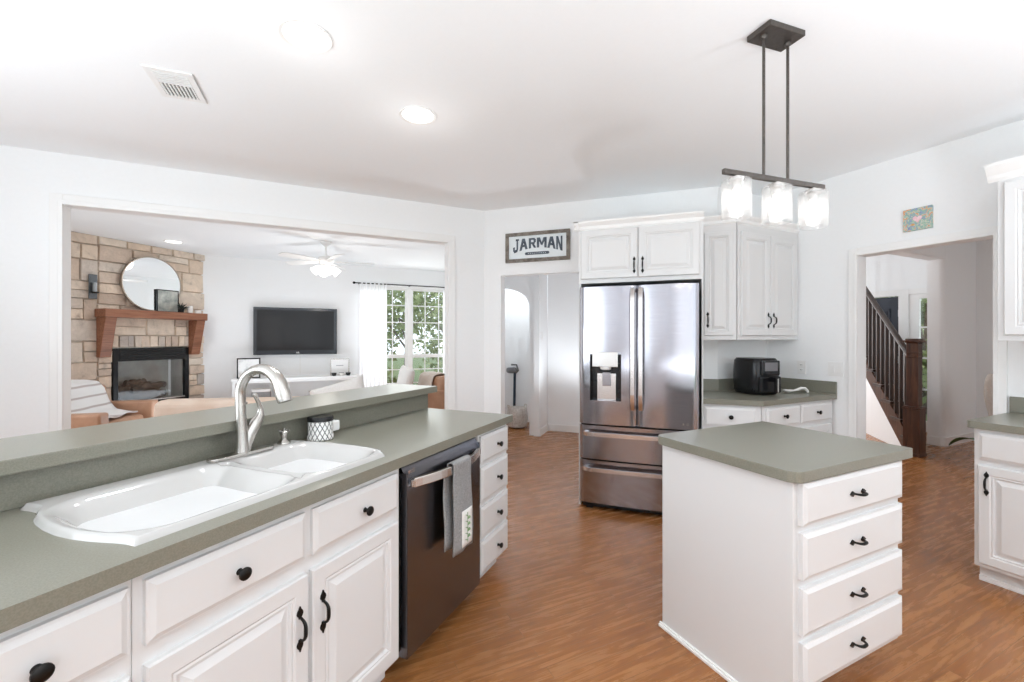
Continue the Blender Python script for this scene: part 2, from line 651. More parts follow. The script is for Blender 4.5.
# sidelight opening: Y 2.75..3.28, door Y 3.47..4.40
wall('wall_front', 8.5, 0.12, [(6.0 - 4.40, 6.0 - 3.474, 0, 2.04), (6.0 - 3.35, 6.0 - 2.80, 0.10, 2.05)], (8.3, 6.0, 0), radians(-90))
# stub wall with rounded end between entry and dining room, and the beam above


def stub():
    bm = BM()
    pts = [(8.3, 2.62), (7.44, 2.62)]
    for k in range(7):
        a = pi / 2 * k / 6
        pts.append((7.44 - 0.06 * sin(a), 2.68 - 0.06 * cos(a)))
    pts += [(7.38, 2.79), (8.3, 2.79)]
    prism(bm, pts[::-1], 0, H)
    return struct('wall_dining', bm, M['wall'], smooth=True)


stub()
bm = BM(); box(bm, 4.15, 7.42, 2.62, 2.79, 2.40, H)
struct('beam', bm, M['wall'], 0.02)
wall('wall_entry_back', 4.3, 0.1, [], (4.15, 6.0, 0), 0)
wall('wall_dining_side', 4.2, 0.1, [], (8.3, -1.4, 0), radians(180))
bm = BM()
box(bm, 7.38 - 0.014, 7.38, 2.66, 2.79, 0, 0.11)
box(bm, 7.44, 8.3, 2.62 - 0.014, 2.62, 0, 0.11)
tube_pts = []
prism(bm, [(7.366, 2.68), (7.37, 2.65), (7.385, 2.622), (7.41, 2.608), (7.44, 2.606), (7.44, 2.62), (7.40, 2.64), (7.38, 2.68)], 0, 0.11)
struct('baseboard_dining', bm, M['trim'])
bm = BM(); box(bm, 8.286, 8.3, -1.3, 2.606, 0, 0.11)
struct('baseboard_front', bm, M['trim'])
for nm, ln, loc, rz in (('baseboard_hall_end', 1.9, (3.31, 5.66, 0), R45), ('baseboard_hall_jog', 0.42, (3.00, 5.36, 0), radians(45)),):
    bm = BM(); box(bm, 0, ln, -0.014, 0, 0, 0.10)
    struct(nm, bm, M['trim'], 0.003, loc=loc, rotz=rz)
bm = BM(); box(bm, 0.61, 0.70, -0.014, 0, 0, 0.10)
struct('baseboard_right', bm, M['trim'], 0.003, loc=(4.03, 2.717, 0), rotz=radians(-90))


# window of the living room: pair of double hung sashes
def window():
    w = bpy.data.objects.new('window_1', None)
    COL.objects.link(w)
    w['kind'] = 'structure'
    w.location = (0, 8.55, 0)
    x0, x1, z0, z1 = 1.0, 2.75, 0.25, 2.355
    bm = BM()
    box(bm, x0 - 0.07, x0, -0.02, 0, z0 - 0.07, z1 + 0.07)
    box(bm, x1, x1 + 0.07, -0.02, 0, z0 - 0.07, z1 + 0.07)
    box(bm, x0, x1, -0.02, 0, z1, z1 + 0.07)
    box(bm, x0, x1, -0.05, 0.02, z0 - 0.05, z0)
    mid = 1.875
    box(bm, mid - 0.042, mid + 0.042, 0.0, 0.06, z0, z1)
    obj('window_frame', bm, M['trim'], w, bevel=0.003)
    for a, b in ((x0, mid - 0.042), (mid + 0.042, x1)):
        for c, d, y in ((1.04, z1, 0.03), (z0, 1.04, 0.05)):
            bm = BM()
            f = 0.035
            box(bm, a, a + f, y, y + 0.03, c, d)
            box(bm, b - f, b, y, y + 0.03, c, d)
            box(bm, a + f, b - f, y, y + 0.03, c, c + f)
            box(bm, a + f, b - f, y, y + 0.03, d - f, d)
            nr = 4 if c > 1 else 3
            for k in (1, 2):
                x = a + (b - a) * k / 3
                box(bm, x - 0.009, x + 0.009, y + 0.005, y + 0.02, c + f, d - f)
            for k in range(1, nr):
                z = c + (d - c) * k / nr
                box(bm, a + f, b - f, y + 0.006, y + 0.019, z - 0.009, z + 0.009)
            s = obj('sash', bm, M['trim'], w)
            boxo('pane', (a + f, b - f, y + 0.010, y + 0.014, c + f, d - f), M['pane'], s)


window()


# front door and its sidelight
def front_door():
    d = bpy.data.objects.new('door_1', None)
    COL.objects.link(d)
    d['kind'] = 'structure'
    d.location = (8.3, 3.474, 0)
    d.rotation_euler = (0, 0, radians(-90))
    # local x to the right (toward -Y), door spans x -0.926..0
    bm = BM()
    W = 0.92
    box(bm, -W, -0.006, 0.02, 0.065, 0.01, 2.03)
    obj('door_leaf', bm, M['navy'], d, bevel=0.003)
    for x0 in (-W + 0.12, -W / 2 + 0.05):
        for za, zb in ((0.25, 0.85), (1.0, 1.85)):
            bm = BM()
            wv = W / 2 - 0.17
            for a, b, c, e in ((x0, x0 + wv, za, za + 0.02), (x0, x0 + wv, zb - 0.02, zb), (x0, x0 + 0.02, za, zb), (x0 + wv - 0.02, x0 + wv, za, zb)):
                box(bm, a, b, 0.008, 0.02, c, e)
            box(bm, x0 + 0.04, x0 + wv - 0.04, 0.012, 0.02, za + 0.04, zb - 0.04)
            obj('door_panel', bm, M['navy'], d, bevel=0.003)
    bm = BM()
    for z in (0.25, 1.0, 1.72):
        box(bm, -0.012, 0.01, 0.0, 0.03, z, z + 0.11)
    obj('door_hinge', bm, M['trim'], d)
    bm = BM()
    box(bm, 0.0, 0.12, -0.015, 0.0, 0, 2.13)
    box(bm, -W - 0.1, -W, -0.015, 0.0, 0, 2.13)
    box(bm, -W, 0.0, -0.015, 0.0, 2.04, 2.13)
    box(bm, 0.12, 0.68, -0.015, 0.0, 2.05, 2.13)
    box(bm, 0.12, 0.68, -0.015, 0.0, 0.0, 0.10)
    obj('door_casing', bm, M['trim'], d, bevel=0.003)


front_door()
w2 = bpy.data.objects.new('window_2', None)
COL.objects.link(w2)
w2['kind'] = 'structure'
w2.location = (8.3, 3.35, 0)
w2.rotation_euler = (0, 0, radians(-90))
bm = BM()
box(bm, 0, 0.12, 0.0, 0.05, 0.10, 2.05)
box(bm, 0.49, 0.55, 0.0, 0.05, 0.10, 2.05)
box(bm, 0.12, 0.49, 0.0, 0.05, 0.10, 0.16)
box(bm, 0.12, 0.49, 0.0, 0.05, 1.98, 2.05)
for z in (0.62, 1.09, 1.55):
    box(bm, 0.12, 0.49, 0.01, 0.04, z - 0.012, z + 0.012)
sf = obj('window_frame', bm, M['trim'], w2)
boxo('pane', (0.12, 0.49, 0.02, 0.025, 0.16, 1.98), M['pane'], sf)


# ------------------------------------------------------------------ cabinet parts
def front_panel(parent, name, x0, x1, z0, z1, t=0.02, raised=True, y=0.0, m='cab'):
    """door or drawer front, local frame: front towards -y"""
    w, h = x1 - x0, z1 - z0
    if raised:
        fr = min(0.058, w * 0.2)
        rings = [(0, 0), (0, t - 0.005), (0.004, t), (fr - 0.012, t), (fr - 0.006, t - 0.004), (fr, t - 0.002), (fr + 0.005, t - 0.010),
                 (fr + 0.012, t - 0.010), (fr + 0.034, t - 0.001)]
    else:
        rings = [(0, 0), (0, t - 0.007), (0.005, t - 0.006), (0.017, t)]
    bm = BM()
    prev = None
    for ins, d in rings:
        ins = min(ins, w / 2 - 0.002, h / 2 - 0.002)
        r = [bm.verts.new(p) for p in ((x0 + ins, y - d, z0 + ins), (x1 - ins, y - d, z0 + ins),
                                       (x1 - ins, y - d, z1 - ins), (x0 + ins, y - d, z1 - ins))]
        if prev:
            for k in range(4):
                bm.faces.new((prev[k], prev[(k + 1) % 4], r[(k + 1) % 4], r[k]))
        else:
            bm.faces.new(r[::-1])
        prev = r
    bm.faces.new(prev)
    return obj(name, bm, M[m], parent)


def knob(parent, x, z, y=-0.02, r=0.0165):
    bm = BM()
    lathe(bm, [(0.009, 0), (0.007, -0.004), (0.0055, -0.012), (0.010, -0.017), (r, -0.022), (r, -0.026), (r * 0.8, -0.029), (0, -0.030)], 18, (x, y, z), 'y')
    return obj('knob', bm, M['black'], parent, smooth=True)


def pull(parent, x, z, vertical=True, y=-0.02, half=0.052, s=1.0):
    """iron pull with spade shaped ends and an arched grip"""
    bm = BM()

    def P(a, b, d):  # a along, b across, d outwards
        return (x + b, y - d, z + a) if vertical else (x + a, y - d, z + b)
    for sg in (-1, 1):
        # spade: pointed outside, wide, narrow at the grip
        prof = [(0.068, 0.001), (0.060, 0.004), (0.054, 0.0085), (0.046, 0.0105), (0.040, 0.008), (0.036, 0.0045), (0.031, 0.004)]
        front = [bm.verts.new(P(sg * a * s * half / 0.052, w, 0.004)) for a, w in prof] + \
                [bm.verts.new(P(sg * a * s * half / 0.052, -w, 0.004)) for a, w in prof[::-1]]
        back = [bm.verts.new(P(sg * a * s * half / 0.052, w * 1.05, 0.0)) for a, w in prof] + \
               [bm.verts.new(P(sg * a * s * half / 0.052, -w * 1.05, 0.0)) for a, w in prof[::-1]]
        n = len(front)
        bm.faces.new(front)
        bm.faces.new(back[::-1])
        for k in range(n):
            bm.faces.new((front[k], front[(k + 1) % n], back[(k + 1) % n], back[k]))
    pts, rad = [], []
    for k in range(13):
        t = -1 + 2 * k / 12
        pts.append(P(t * 0.035 * half / 0.052, 0, 0.004 + 0.022 * (1 - t ** 4)))
        rad.append(0.0038 + 0.0022 * (1 - t * t))
    tube(bm, pts, rad, 8)
    return obj('handle', bm, M['black'], parent, smooth=True)


def carcass(parent, W, D, z0, z1, toe=True, m='cab', toe_h=0.10, toe_d=0.07):
    bm = BM()
    if toe:
        box(bm, 0, W, 0, D, z0 + toe_h, z1)
        box(bm, 0.002, W - 0.002, toe_d, D - 0.002, z0, z0 + toe_h)
    else:
        box(bm, 0, W, 0, D, z0, z1)
    return obj('body', bm, M[m], parent, bevel=0.0015)


# ------------------------------------------------------------------ peninsula (its own frame: x=u along, y=v away)
PR = radians(39.7)


def PW(u, v, z=0):
    return (u * cos(PR) - v * sin(PR), u * sin(PR) + v * cos(PR), z)


TOP, UND = 0.915, 0.875
VF = 1.14   # face of the cabinet boxes
# countertop with drop edge (cut out under the sink)
bm = BM()
box(bm, -1.6, 2.412, 1.103, 1.182, UND, TOP)
prism(bm, [(-1.6, 1.182), (0.545, 1.182), (0.505, 1.28), (0.496, 1.40), (0.500, 1.52), (0.52, 1.63), (0.52, 1.735), (-1.6, 1.735)], UND, TOP)
prism(bm, [(2.412, 1.182), (2.412, 1.735), (1.345, 1.735), (1.345, 1.63), (1.375, 1.52), (1.383, 1.40), (1.378, 1.28), (1.335, 1.182)], UND, TOP)
box(bm, 0.52, 1.345, 1.632, 1.735, UND, TOP)
ct = obj('countertop', bm, M['lam'], rotz=PR)
tag(ct, 'long grey green laminate countertop holding the white double sink', 'countertop')
# pony wall, riser and raised bar
bt = thing('raised_bar', 'raised grey green bar ledge running behind the white sink', 'bar counter', PW(0, 1.735), PR)
bm = BM(); box(bm, -1.6, 2.40, 0.0, 0.20, 0.0, 1.022)
obj('pony_wall', bm, M['wall'], bt)
bm = BM(); box(bm, -1.6, 2.41, -0.010, 0.0, TOP + 0.001, 1.022); box(bm, 2.40, 2.41, 0.0, 0.2, TOP + .001, 1.022)
obj('riser', bm, M['lam'], bt)
bm = BM(); box(bm, -1.6, 2.44, -0.065, 0.315, 1.022, 1.062)
obj('bar_top', bm, M['lam'], bt, bevel=0.003)


def pen_cab(name, label, u0, u1, build, **kw):
    t = thing(name, label, 'cabinet', PW(u0, VF), PR)
    bm = BM()
    W = u1 - u0
    box(bm, 0, W, 0, 0.58, 0.10, UND - 0.001)
    box(bm, 0, W, 0.07, 0.58, 0, 0.10)
    obj('body', bm, M['cab'], t, bevel=0.0015)
    build(t, W)
    return t


def c_left(t, W):
    d = front_panel(t, 'drawer', 0.01, W - 0.009, 0.705, 0.848, raised=False)
    knob(d, W / 2, 0.775)
    d = front_panel(t, 'door', 0.01, W - 0.009, 0.13, 0.66)
    pull(d, 0.04, 0.52)


def c_far(t, W):
    d = front_panel(t, 'drawer', 0.01, W - 0.009, 0.705, 0.848, raised=False)
    knob(d, W / 2, 0.775)
    d = front_panel(t, 'door', 0.01, W / 2 - 0.003, 0.13, 0.66)
    pull(d, W / 2 - 0.035, 0.52)
    d = front_panel(t, 'door', W / 2 + 0.003, W - 0.01, 0.13, 0.66)
    pull(d, W / 2 + 0.035, 0.52)


def c_sink(t, W):
    o = 0.512
    for a, b, k in ((0.531, 0.945, 0.735), (0.970, 1.374, 1.187)):
        d = front_panel(t, 'drawer', a - o, b - o, 0.705, 0.848, raised=False)
        knob(d, k - o, 0.770)
    d = front_panel(t, 'door', 0.531 - o, 0.949 - o, 0.13, 0.66)
    pull(d, 0.917 - o, 0.51)
    d = front_panel(t, 'door', 0.966 - o, 1.372 - o, 0.13, 0.66)
    pull(d, 1.002 - o, 0.515)


def c_stack(t, W):
    for a, b in ((0.705, 0.852), (0.495, 0.682), (0.305, 0.468), (0.112, 0.28)):
        d = front_panel(t, 'drawer', 0.012, W - 0.012, a, b, raised=False)
        knob(d, W * 0.56, (a + b) / 2 - 0.003, r=0.015)


pen_cab('base_cabinet', 'white base cabinet with a drawer and doors, off the left edge below the counter', -1.0, 0.205, c_far)
pen_cab('base_cabinet', 'white base cabinet with one round knob drawer at the lower left corner', 0.207, 0.511, c_left)
pen_cab('sink_cabinet', 'wide white sink base cabinet with two drawers above two raised doors', 0.512, 1.395, c_sink)
pen_cab('drawer_cabinet', 'narrow white cabinet of four knobbed drawers right of the dishwasher', 2.042, 2.402, c_stack)


# dishwasher
def dishwasher():
    t = thing('dishwasher', 'dark stainless dishwasher under the green counter with a curved bar handle', 'dishwasher', PW(1.402, VF), PR)
    W = 0.636
    bm = BM()
    box(bm, 0.004, W - 0.004, 0.02, 0.57, 0.10, 0.868)
    box(bm, 0.03, W - 0.03, 0.12, 0.5, 0.0, 0.10)
    obj('body', bm, M['blackp'], t)
    bm = BM()
    grid(bm, lambda a, b: (0.018 + (W - 0.030) * a, -0.022 + 0.035 * max(0, (b - 0.86) / 0.14) ** 2, 0.085 + 0.775 * b), 4, 30)
    d = obj('door', bm, M['steel_dark'], t, smooth=True)
    bm = BM()
    box(bm, 0.018, 0.022, -0.022, 0.02, 0.085, 0.83)
    box(bm, W - 0.016, W - 0.012, -0.022, 0.02, 0.085, 0.83)
    box(bm, 0.018, W - 0.012, -0.022, 0.02, 0.081, 0.085)
    obj('door_edge', bm, M['steel_dark'], d)
    bm = BM()
    pts = [(0.045 + (W - 0.09) * k / 16, -0.032 - 0.052 * (1 - (2 * k / 16 - 1) ** 2), 0.79) for k in range(17)]
    vs = []
    for p in pts:
        vs.append([bm.verts.new((p[0], p[1] + dy, p[2] + dz)) for dy, dz in ((-0.009, -0.019), (-0.009, 0.019), (0.007, 0.022), (0.007, -0.022))])
    for r, s in zip(vs, vs[1:]):
        for k in range(4):
            bm.faces.new((r[k], r[(k + 1) % 4], s[(k + 1) % 4], s[k]))
    bm.faces.new(vs[0][::-1]); bm.faces.new(vs[-1])
    for x in (0.045, W - 0.045):
        box(bm, x - 0.012, x + 0.012, -0.04, -0.018, 0.775, 0.805)
    obj('handle', bm, M['steel_light'], d, bevel=0.003)
    return t, d


DW, DWD = dishwasher()


def text_mesh(name, body, size, m, parent=None, bold=0.0, depth=0.0005, warp=None):
    cu = bpy.data.curves.new(name, 'FONT')
    cu.body = body
    cu.size = size
    cu.align_x = 'CENTER'
    cu.align_y = 'CENTER'
    cu.extrude = depth
    cu.offset = bold
    tmp = bpy.data.objects.new('tmp_text', cu)
    COL.objects.link(tmp)
    bpy.context.view_layer.update()
    me = bpy.data.meshes.new_from_object(tmp)
    bpy.data.objects.remove(tmp)
    bpy.data.curves.remove(cu)
    for v in me.vertices:
        x, y, z = v.co
        if warp:
            x, y = warp(x, y)
        v.co = (x, -z, y)   # stand it up facing -y
    me.materials.clear()
    me.materials.append(m)
    o = bpy.data.objects.new(name, me)
    COL.objects.link(o)
    o.parent = parent
    return o


lg = text_mesh('logo', 'LG', 0.022, M['steel_light'], DWD, 0.0004)
lg.location = (0.055, -0.0205, 0.836)
bm = BM(); lathe(bm, [(0.0075, 0), (0.0075, -0.0012), (0, -0.0014)], 16, (0.034, -0.0195, 0.836), 'y')
obj('badge', bm, M['steel_light'], DWD)


# dish towel over the dishwasher handle
def towel():
    t = thing('dish_towel', 'grey dish towel with a white herb print patch draped over the dishwasher handle', 'towel', PW(1.39, VF), PR)
    bm = BM()
    path = []
    yf, yb = -0.098, -0.062
    for k in range(15):
        path.append((yf - 0.004 * sin(k * 0.4), 0.405 + (0.80 - 0.405) * k / 14))
    path += [(yf + 0.002, 0.812), (yf + 0.010, 0.820), (-0.078, 0.822), (yb, 0.816), (yb + 0.002, 0.80)]
    for k in range(1, 12):
        path.append((yb + 0.002 + 0.006 * sin(k * 0.5), 0.80 - 0.37 * k / 11))
    n = len(path) - 1

    def f(a, b):
        i = min(int(b * n + 1e-6), n)
        y, z = path[i]
        x = 0.262 + 0.150 * a + (0.006 * (1 - z / 0.82) * (a - 0.5)) * 3
        back = i > 19
        return (x - (0.018 if back else 0), y + 0.005 * sin(a * 9 + z * 3) * (0.82 - z) * 2.2, z)
    grid(bm, f, 14, n)
    tw = obj('towel', bm, M['grey_fabric'], t, smooth='all', solid=0.005)
    bm = BM()
    grid(bm, lambda a, b: (0.312 + 0.090 * a, -0.1085, 0.425 + 0.165 * b), 6, 8)
    p = obj('patch', bm, M['white_fabric'], t, smooth='all', solid=0.0015)
    bm = BM()
    for k in range(9):
        z = 0.445 + 0.014 * k
        s = 1 if k % 2 else -1
        cx = 0.357
        tube(bm, [(cx, -0.1120, z), (cx + s * 0.010, -0.1120, z + 0.007), (cx + s * 0.019, -0.1120, z + 0.010)], [0.003, 0.010, 0.002], 6, flat=0.2)
    tube(bm, [(0.357, -0.1120, 0.437), (0.357, -0.1120, 0.575)], 0.0015, 6, flat=0.4)
    obj('herb_print', bm, noisy('herb_green', (0.16, 0.26, 0.12), (0.3, 0.42, 0.24), 40, 0.9), t)


towel()


# ------------------------------------------------------------------ sink, faucet, soap pump, jar
def sink():
    TL = [(1.14, .516), (1.16, .514), (1.189, .507), (1.254, .486), (1.31, .474), (1.367, .468), (1.43, .469), (1.49, .476), (1.53, .485),
          (1.561, .500), (1.585, .509), (1.61, .507), (1.64, .501), (1.67, .500), (1.695, .508)]
    TR = [(1.14, 1.322), (1.16, 1.338), (1.189, 1.358), (1.254, 1.368), (1.31, 1.370), (1.43, 1.366), (1.49, 1.356), (1.566, 1.339), (1.61, 1.330),
          (1.65, 1.326), (1.695, 1.318)]

    TL = [(min(v * 1.029, 1.705), u * 1.027) for v, u in TL]
    TR = [(min(v * 1.029, 1.705), u * 1.020) for v, u in TR]

    def tab(T, v):
        v = min(max(v, T[0][0]), T[-1][0])
        for (a, x), (b, y) in zip(T, T[1:]):
            if v <= b:
                k = (v - a) / (b - a)
                return x + (y - x) * k
        return T[-1][1]

    def uL(v):
        return (tab(TL, v - 0.008) + tab(TL, v) + tab(TL, v + 0.008)) / 3

    def uR(v):
        return (tab(TR, v - 0.008) + tab(TR, v) + tab(TR, v + 0.008)) / 3

    def sm(a, b, x):
        t = min(1, max(0, (x - a) / (b - a)))
        return t * t * (3 - 2 * t)

    def rr(u, v, c, r, rad):  # signed distance to rounded rectangle
        dx, dy = abs(u - c[0]) - r[0] + rad, abs(v - c[1]) - r[1] + rad
        return sqrt(max(dx, 0) ** 2 + max(dy, 0) ** 2) + min(max(dx, dy), 0) - rad
    bm = BM()
    rim = 0.931

    def f(a, b):
        v = 1.168 + (1.705 - 1.168) * b
        u = uL(v) + (uR(v) - uL(v)) * a
        # left big basin widened by the bow, right basin
        un = a
        d1 = rr(un * 0.86, v, (0.252, 1.408), (0.232, 0.216), 0.09)
        d2 = rr(un * 0.86, v, (0.672, 1.408), (0.172, 0.216), 0.09)
        d = min(d1, d2)
        e = min(a, 1 - a) * 0.86
        e = min(e, b * 0.54, (1 - b) * 0.54)
        z = rim - 0.016 * (1 - sm(0, 0.010, e)) - 0.15 * sm(-0.01, 0.15, -d)
        if 0 < d < 0.02 and d1 > -0.01 and d2 > -0.01 and 0.47 < un * 0.86 < 0.50:
            z -= 0.012
        return (u, v, z)
    grid(bm, f, 170, 110)
    o = obj('sink', bm, M['sink'], smooth='all', rotz=PR)
    tag(o, 'white enamel double bowl drop in sink with bowed ends set in the counter', 'sink')
    for c in ((0.70, 1.365), (1.13, 1.365)):
        pass
    for cu_ in (0.72, 1.155):
        bm = BM()
        lathe(bm, [(0.0, 0.0), (0.02, 0.0), (0.04, 0.003), (0.043, 0.001)], 20, (cu_, 1.405, 0.7815), 'z')
        obj('drain', bm, M['nickel'], o, smooth=True)


sink()


def faucet():
    t = thing('faucet', 'brushed nickel gooseneck faucet with side lever behind the sink', 'faucet', PW(1.090, 1.644, 0.931), PR)
    bm = BM()
    n = 10
    pl = [(0.125 * cos(a) if abs(cos(a)) > 2 else (0.10 if cos(a) > 0 else -0.10) + 0.028 * cos(a), 0.028 * sin(a)) for a in [2 * pi * k / 24 + 0.01 for k in range(24)]]
    prism(bm, pl, 0.0, 0.013)
    obj('deck_plate', bm, M['nickel'], t, bevel=0.003)
    # spout plane: mostly toward the front (-y) and a little to the right
    bm = BM()
    dx, dy = 0.16, -0.987
    pts = [(0, 0, 0.0), (0, 0, 0.05), (-0.004, 0, 0.12), (-0.008, 0.0, 0.20), (-0.008, 0.0, 0.235)]
    rad = [0.029, 0.024, 0.0195, 0.0185, 0.0180]
    R = 0.098
    cz = 0.235
    for k in range(1, 13):
        a = pi * k / 12 * 0.93
        s = R - R * cos(a)
        pts.append((-0.008 + dx * s, dy * s, cz + R * sin(a)))
        rad.append(0.0180 + 0.0085 * max(0, (k - 5) / 7))
    tube(bm, pts, rad, 18)
    obj('spout', bm, M['nickel'], t, smooth=True)
    s = R - R * cos(pi * 0.93)
    bm = BM()
    x, y, z = pts[-1]
    dd = (Vector(pts[-1]) - Vector(pts[-2])).normalized()
    e = Vector(pts[-1]) + dd * 0.045
    tube(bm, [pts[-1], (Vector(pts[-1]) + dd * 0.02)[:], e[:]], [0.0268, 0.0275, 0.025], 18)
    obj('spray_head', bm, M['nickel'], t, smooth=True)
    bm = BM()
    tube(bm, [(-0.004, 0, 0.195), (-0.004, 0, 0.203)], 0.0205, 18)
    obj('collar', bm, M['nickel'], t, smooth=True)
    bm = BM()
    tube(bm, [(0.004, 0, 0.002), (0.014, 0, 0.04), (0.030, -0.002, 0.08), (0.052, -0.004, 0.115), (0.062, -0.005, 0.128)], [0.024, 0.024, 0.024, 0.023, 0.021], 16)
    obj('valve_body', bm, M['nickel'], t, smooth=True)
    bm = BM()
    tube(bm, [(0.056, -0.005, 0.122), (0.068, -0.006, 0.142), (0.070, -0.006, 0.165), (0.062, -0.008, 0.19), (0.050, -0.010, 0.212), (0.044, -0.010, 0.225), (0.042, -0.010, 0.232)],
         [0.0195, 0.016, 0.0105, 0.008, 0.0075, 0.009, 0.006], 12)
    obj('lever', bm, M['nickel'], t, smooth=True)


faucet()


def sprayer():
    t = thing('sink_hole_cap', 'small nickel finial on the sink deck right of the faucet', 'sink fitting', PW(1.285, 1.665, 0.931), PR)
    bm = BM()
    lathe(bm, [(0.027, 0), (0.027, 0.004), (0.022, 0.010), (0.015, 0.016), (0.012, 0.022)], 20)
    obj('base', bm, M['nickel'], t, smooth=True)
    bm = BM()
    lathe(bm, [(0.011, 0.018), (0.012, 0.03), (0.017, 0.042), (0.016, 0.05), (0.009, 0.055), (0.0, 0.058)], 20)
    for k in range(4):
        a = pi / 2 * k + 0.4
        tube(bm, [(0.008 * cos(a), 0.008 * sin(a), 0.046), (0.024 * cos(a), 0.024 * sin(a), 0.056)], [0.005, 0.004], 8)
    lathe(bm, [(0.004, 0.054), (0.006, 0.064), (0, 0.068)], 12)
    obj('cap', bm, M['nickel'], t, smooth=True)


sprayer()


def jar():
    t = thing('patterned_jar', 'white jar with black zigzag pattern and dark lid beside the sink', 'jar', PW(1.455, 1.640, TOP), PR)
    t.scale = (1.25, 1.25, 1.2)
    m = mat('patterned_glaze', (0.85, 0.85, 0.83), 0.3)
    tc = N(m, 'ShaderNodeTexCoord')
    sx = N(m, 'ShaderNodeSeparateXYZ')
    L(m, tc.outputs['Object'], sx.inputs[0])
    at = N(m, 'ShaderNodeMath', operation='ARCTAN2')
    L(m, sx.outputs[1], at.inputs[0]); L(m, sx.outputs[0], at.inputs[1])

    def tri(src, mul):
        a = N(m, 'ShaderNodeMath', operation='MULTIPLY'); a.inputs[1].default_value = mul
        L(m, src, a.inputs[0])
        b = N(m, 'ShaderNodeMath', operation='PINGPONG'); b.inputs[1].default_value = 1.0
        L(m, a.outputs[0], b.inputs[0])
        return b.outputs[0]
    p1 = tri(at.outputs[0], 5.1)
    p2 = tri(sx.outputs[2], 62.0)
    sub = N(m, 'ShaderNodeMath', operation='SUBTRACT')
    L(m, p1, sub.inputs[0]); L(m, p2, sub.inputs[1])
    ab = N(m, 'ShaderNodeMath', operation='ABSOLUTE')
    L(m, sub.outputs[0], ab.inputs[0])
    L(m, ramp(m, ab.outputs[0], [(0.15, (0.03, 0.03, 0.035)), (0.2, (0.85, 0.85, 0.83))]), bsdf(m).inputs['Base Color'])
    bm = BM()
    lathe(bm, [(0.042, 0), (0.046, 0.004), (0.046, 0.016), (0.043, 0.02), (0.043, 0.075), (0.0, 0.075)], 36)
    obj('body', bm, m, t, smooth=True)
    bm = BM()
    lathe(bm, [(0.0445, 0.072), (0.0445, 0.086), (0.042, 0.089), (0, 0.089)], 36)
    obj('lid', bm, M['blackp'], t, smooth=True)
    bm = BM()
    box(bm, 0.040, 0.078, -0.016, 0.018, 0.022, 0.062)
    obj('handle', bm, M['white_plastic'], t, bevel=0.006, seg=3)


jar()


# ------------------------------------------------------------------ island
def island():
    t = thing('kitchen_island', 'white kitchen island with four pull drawers under a green grey rounded top', 'kitchen island', (1.552, 0.951, 0), 0)
    W, D = 0.712, 0.618
    bm = BM()
    box(bm, 0.018, W, 0, D, 0.115, UND - 0.001)
    box(bm, 0.018, W - 0.02, 0.09, D, 0, 0.115)
    box(bm, 0, 0.018, 0.0, D, 0, UND - 0.001)
    obj('body', bm, M['cab'], t, bevel=0.002)
    for a, b in ((0.716, 0.868), (0.525, 0.690), (0.328, 0.495), (0.140, 0.302)):
        d = front_panel(t, 'drawer', 0.030, W - 0.003, a, b, t=0.022, raised=False)
        pull(d, 0.36, (a + b) / 2 - 0.002, vertical=False, y=-0.022, half=0.040)
    bm = BM()
    box(bm, -0.016, 0, 0.0, D + 0.01, 0, 0.014)
    box(bm, -0.010, 0, 0.0, D + 0.01, 0.014, 0.022)
    obj('shoe_moulding', bm, M['trim'], t, bevel=0.003)
    x0, x1, y0, y1, r = -0.024, W + 0.067, -0.026, D + 0.028, 0.045
    pts = []
    for cx, cy, a0 in ((x1 - r, y0 + r, -90), (x1 - r, y1 - r, 0), (x0 + r, y1 - r, 90), (x0 + r, y0 + r, 180)):
        rr_ = r if cx < 0.3 else 0.012
        ox = (r - rr_) * (1 if cx > 0.3 else 0)
        for k in range(7):
            a = radians(a0 + 15 * k)
            sx_ = 1 if cx > 0.3 else -1
            sy_ = 1 if cy > 0.3 else -1
            pts.append((cx + sx_ * (r - rr_) + rr_ * cos(a), cy + sy_ * (r - rr_) + rr_ * sin(a)))
    bm = BM()
    prism(bm, pts, UND, TOP)
    obj('worktop', bm, M['lam'], t, bevel=0.002)


island()


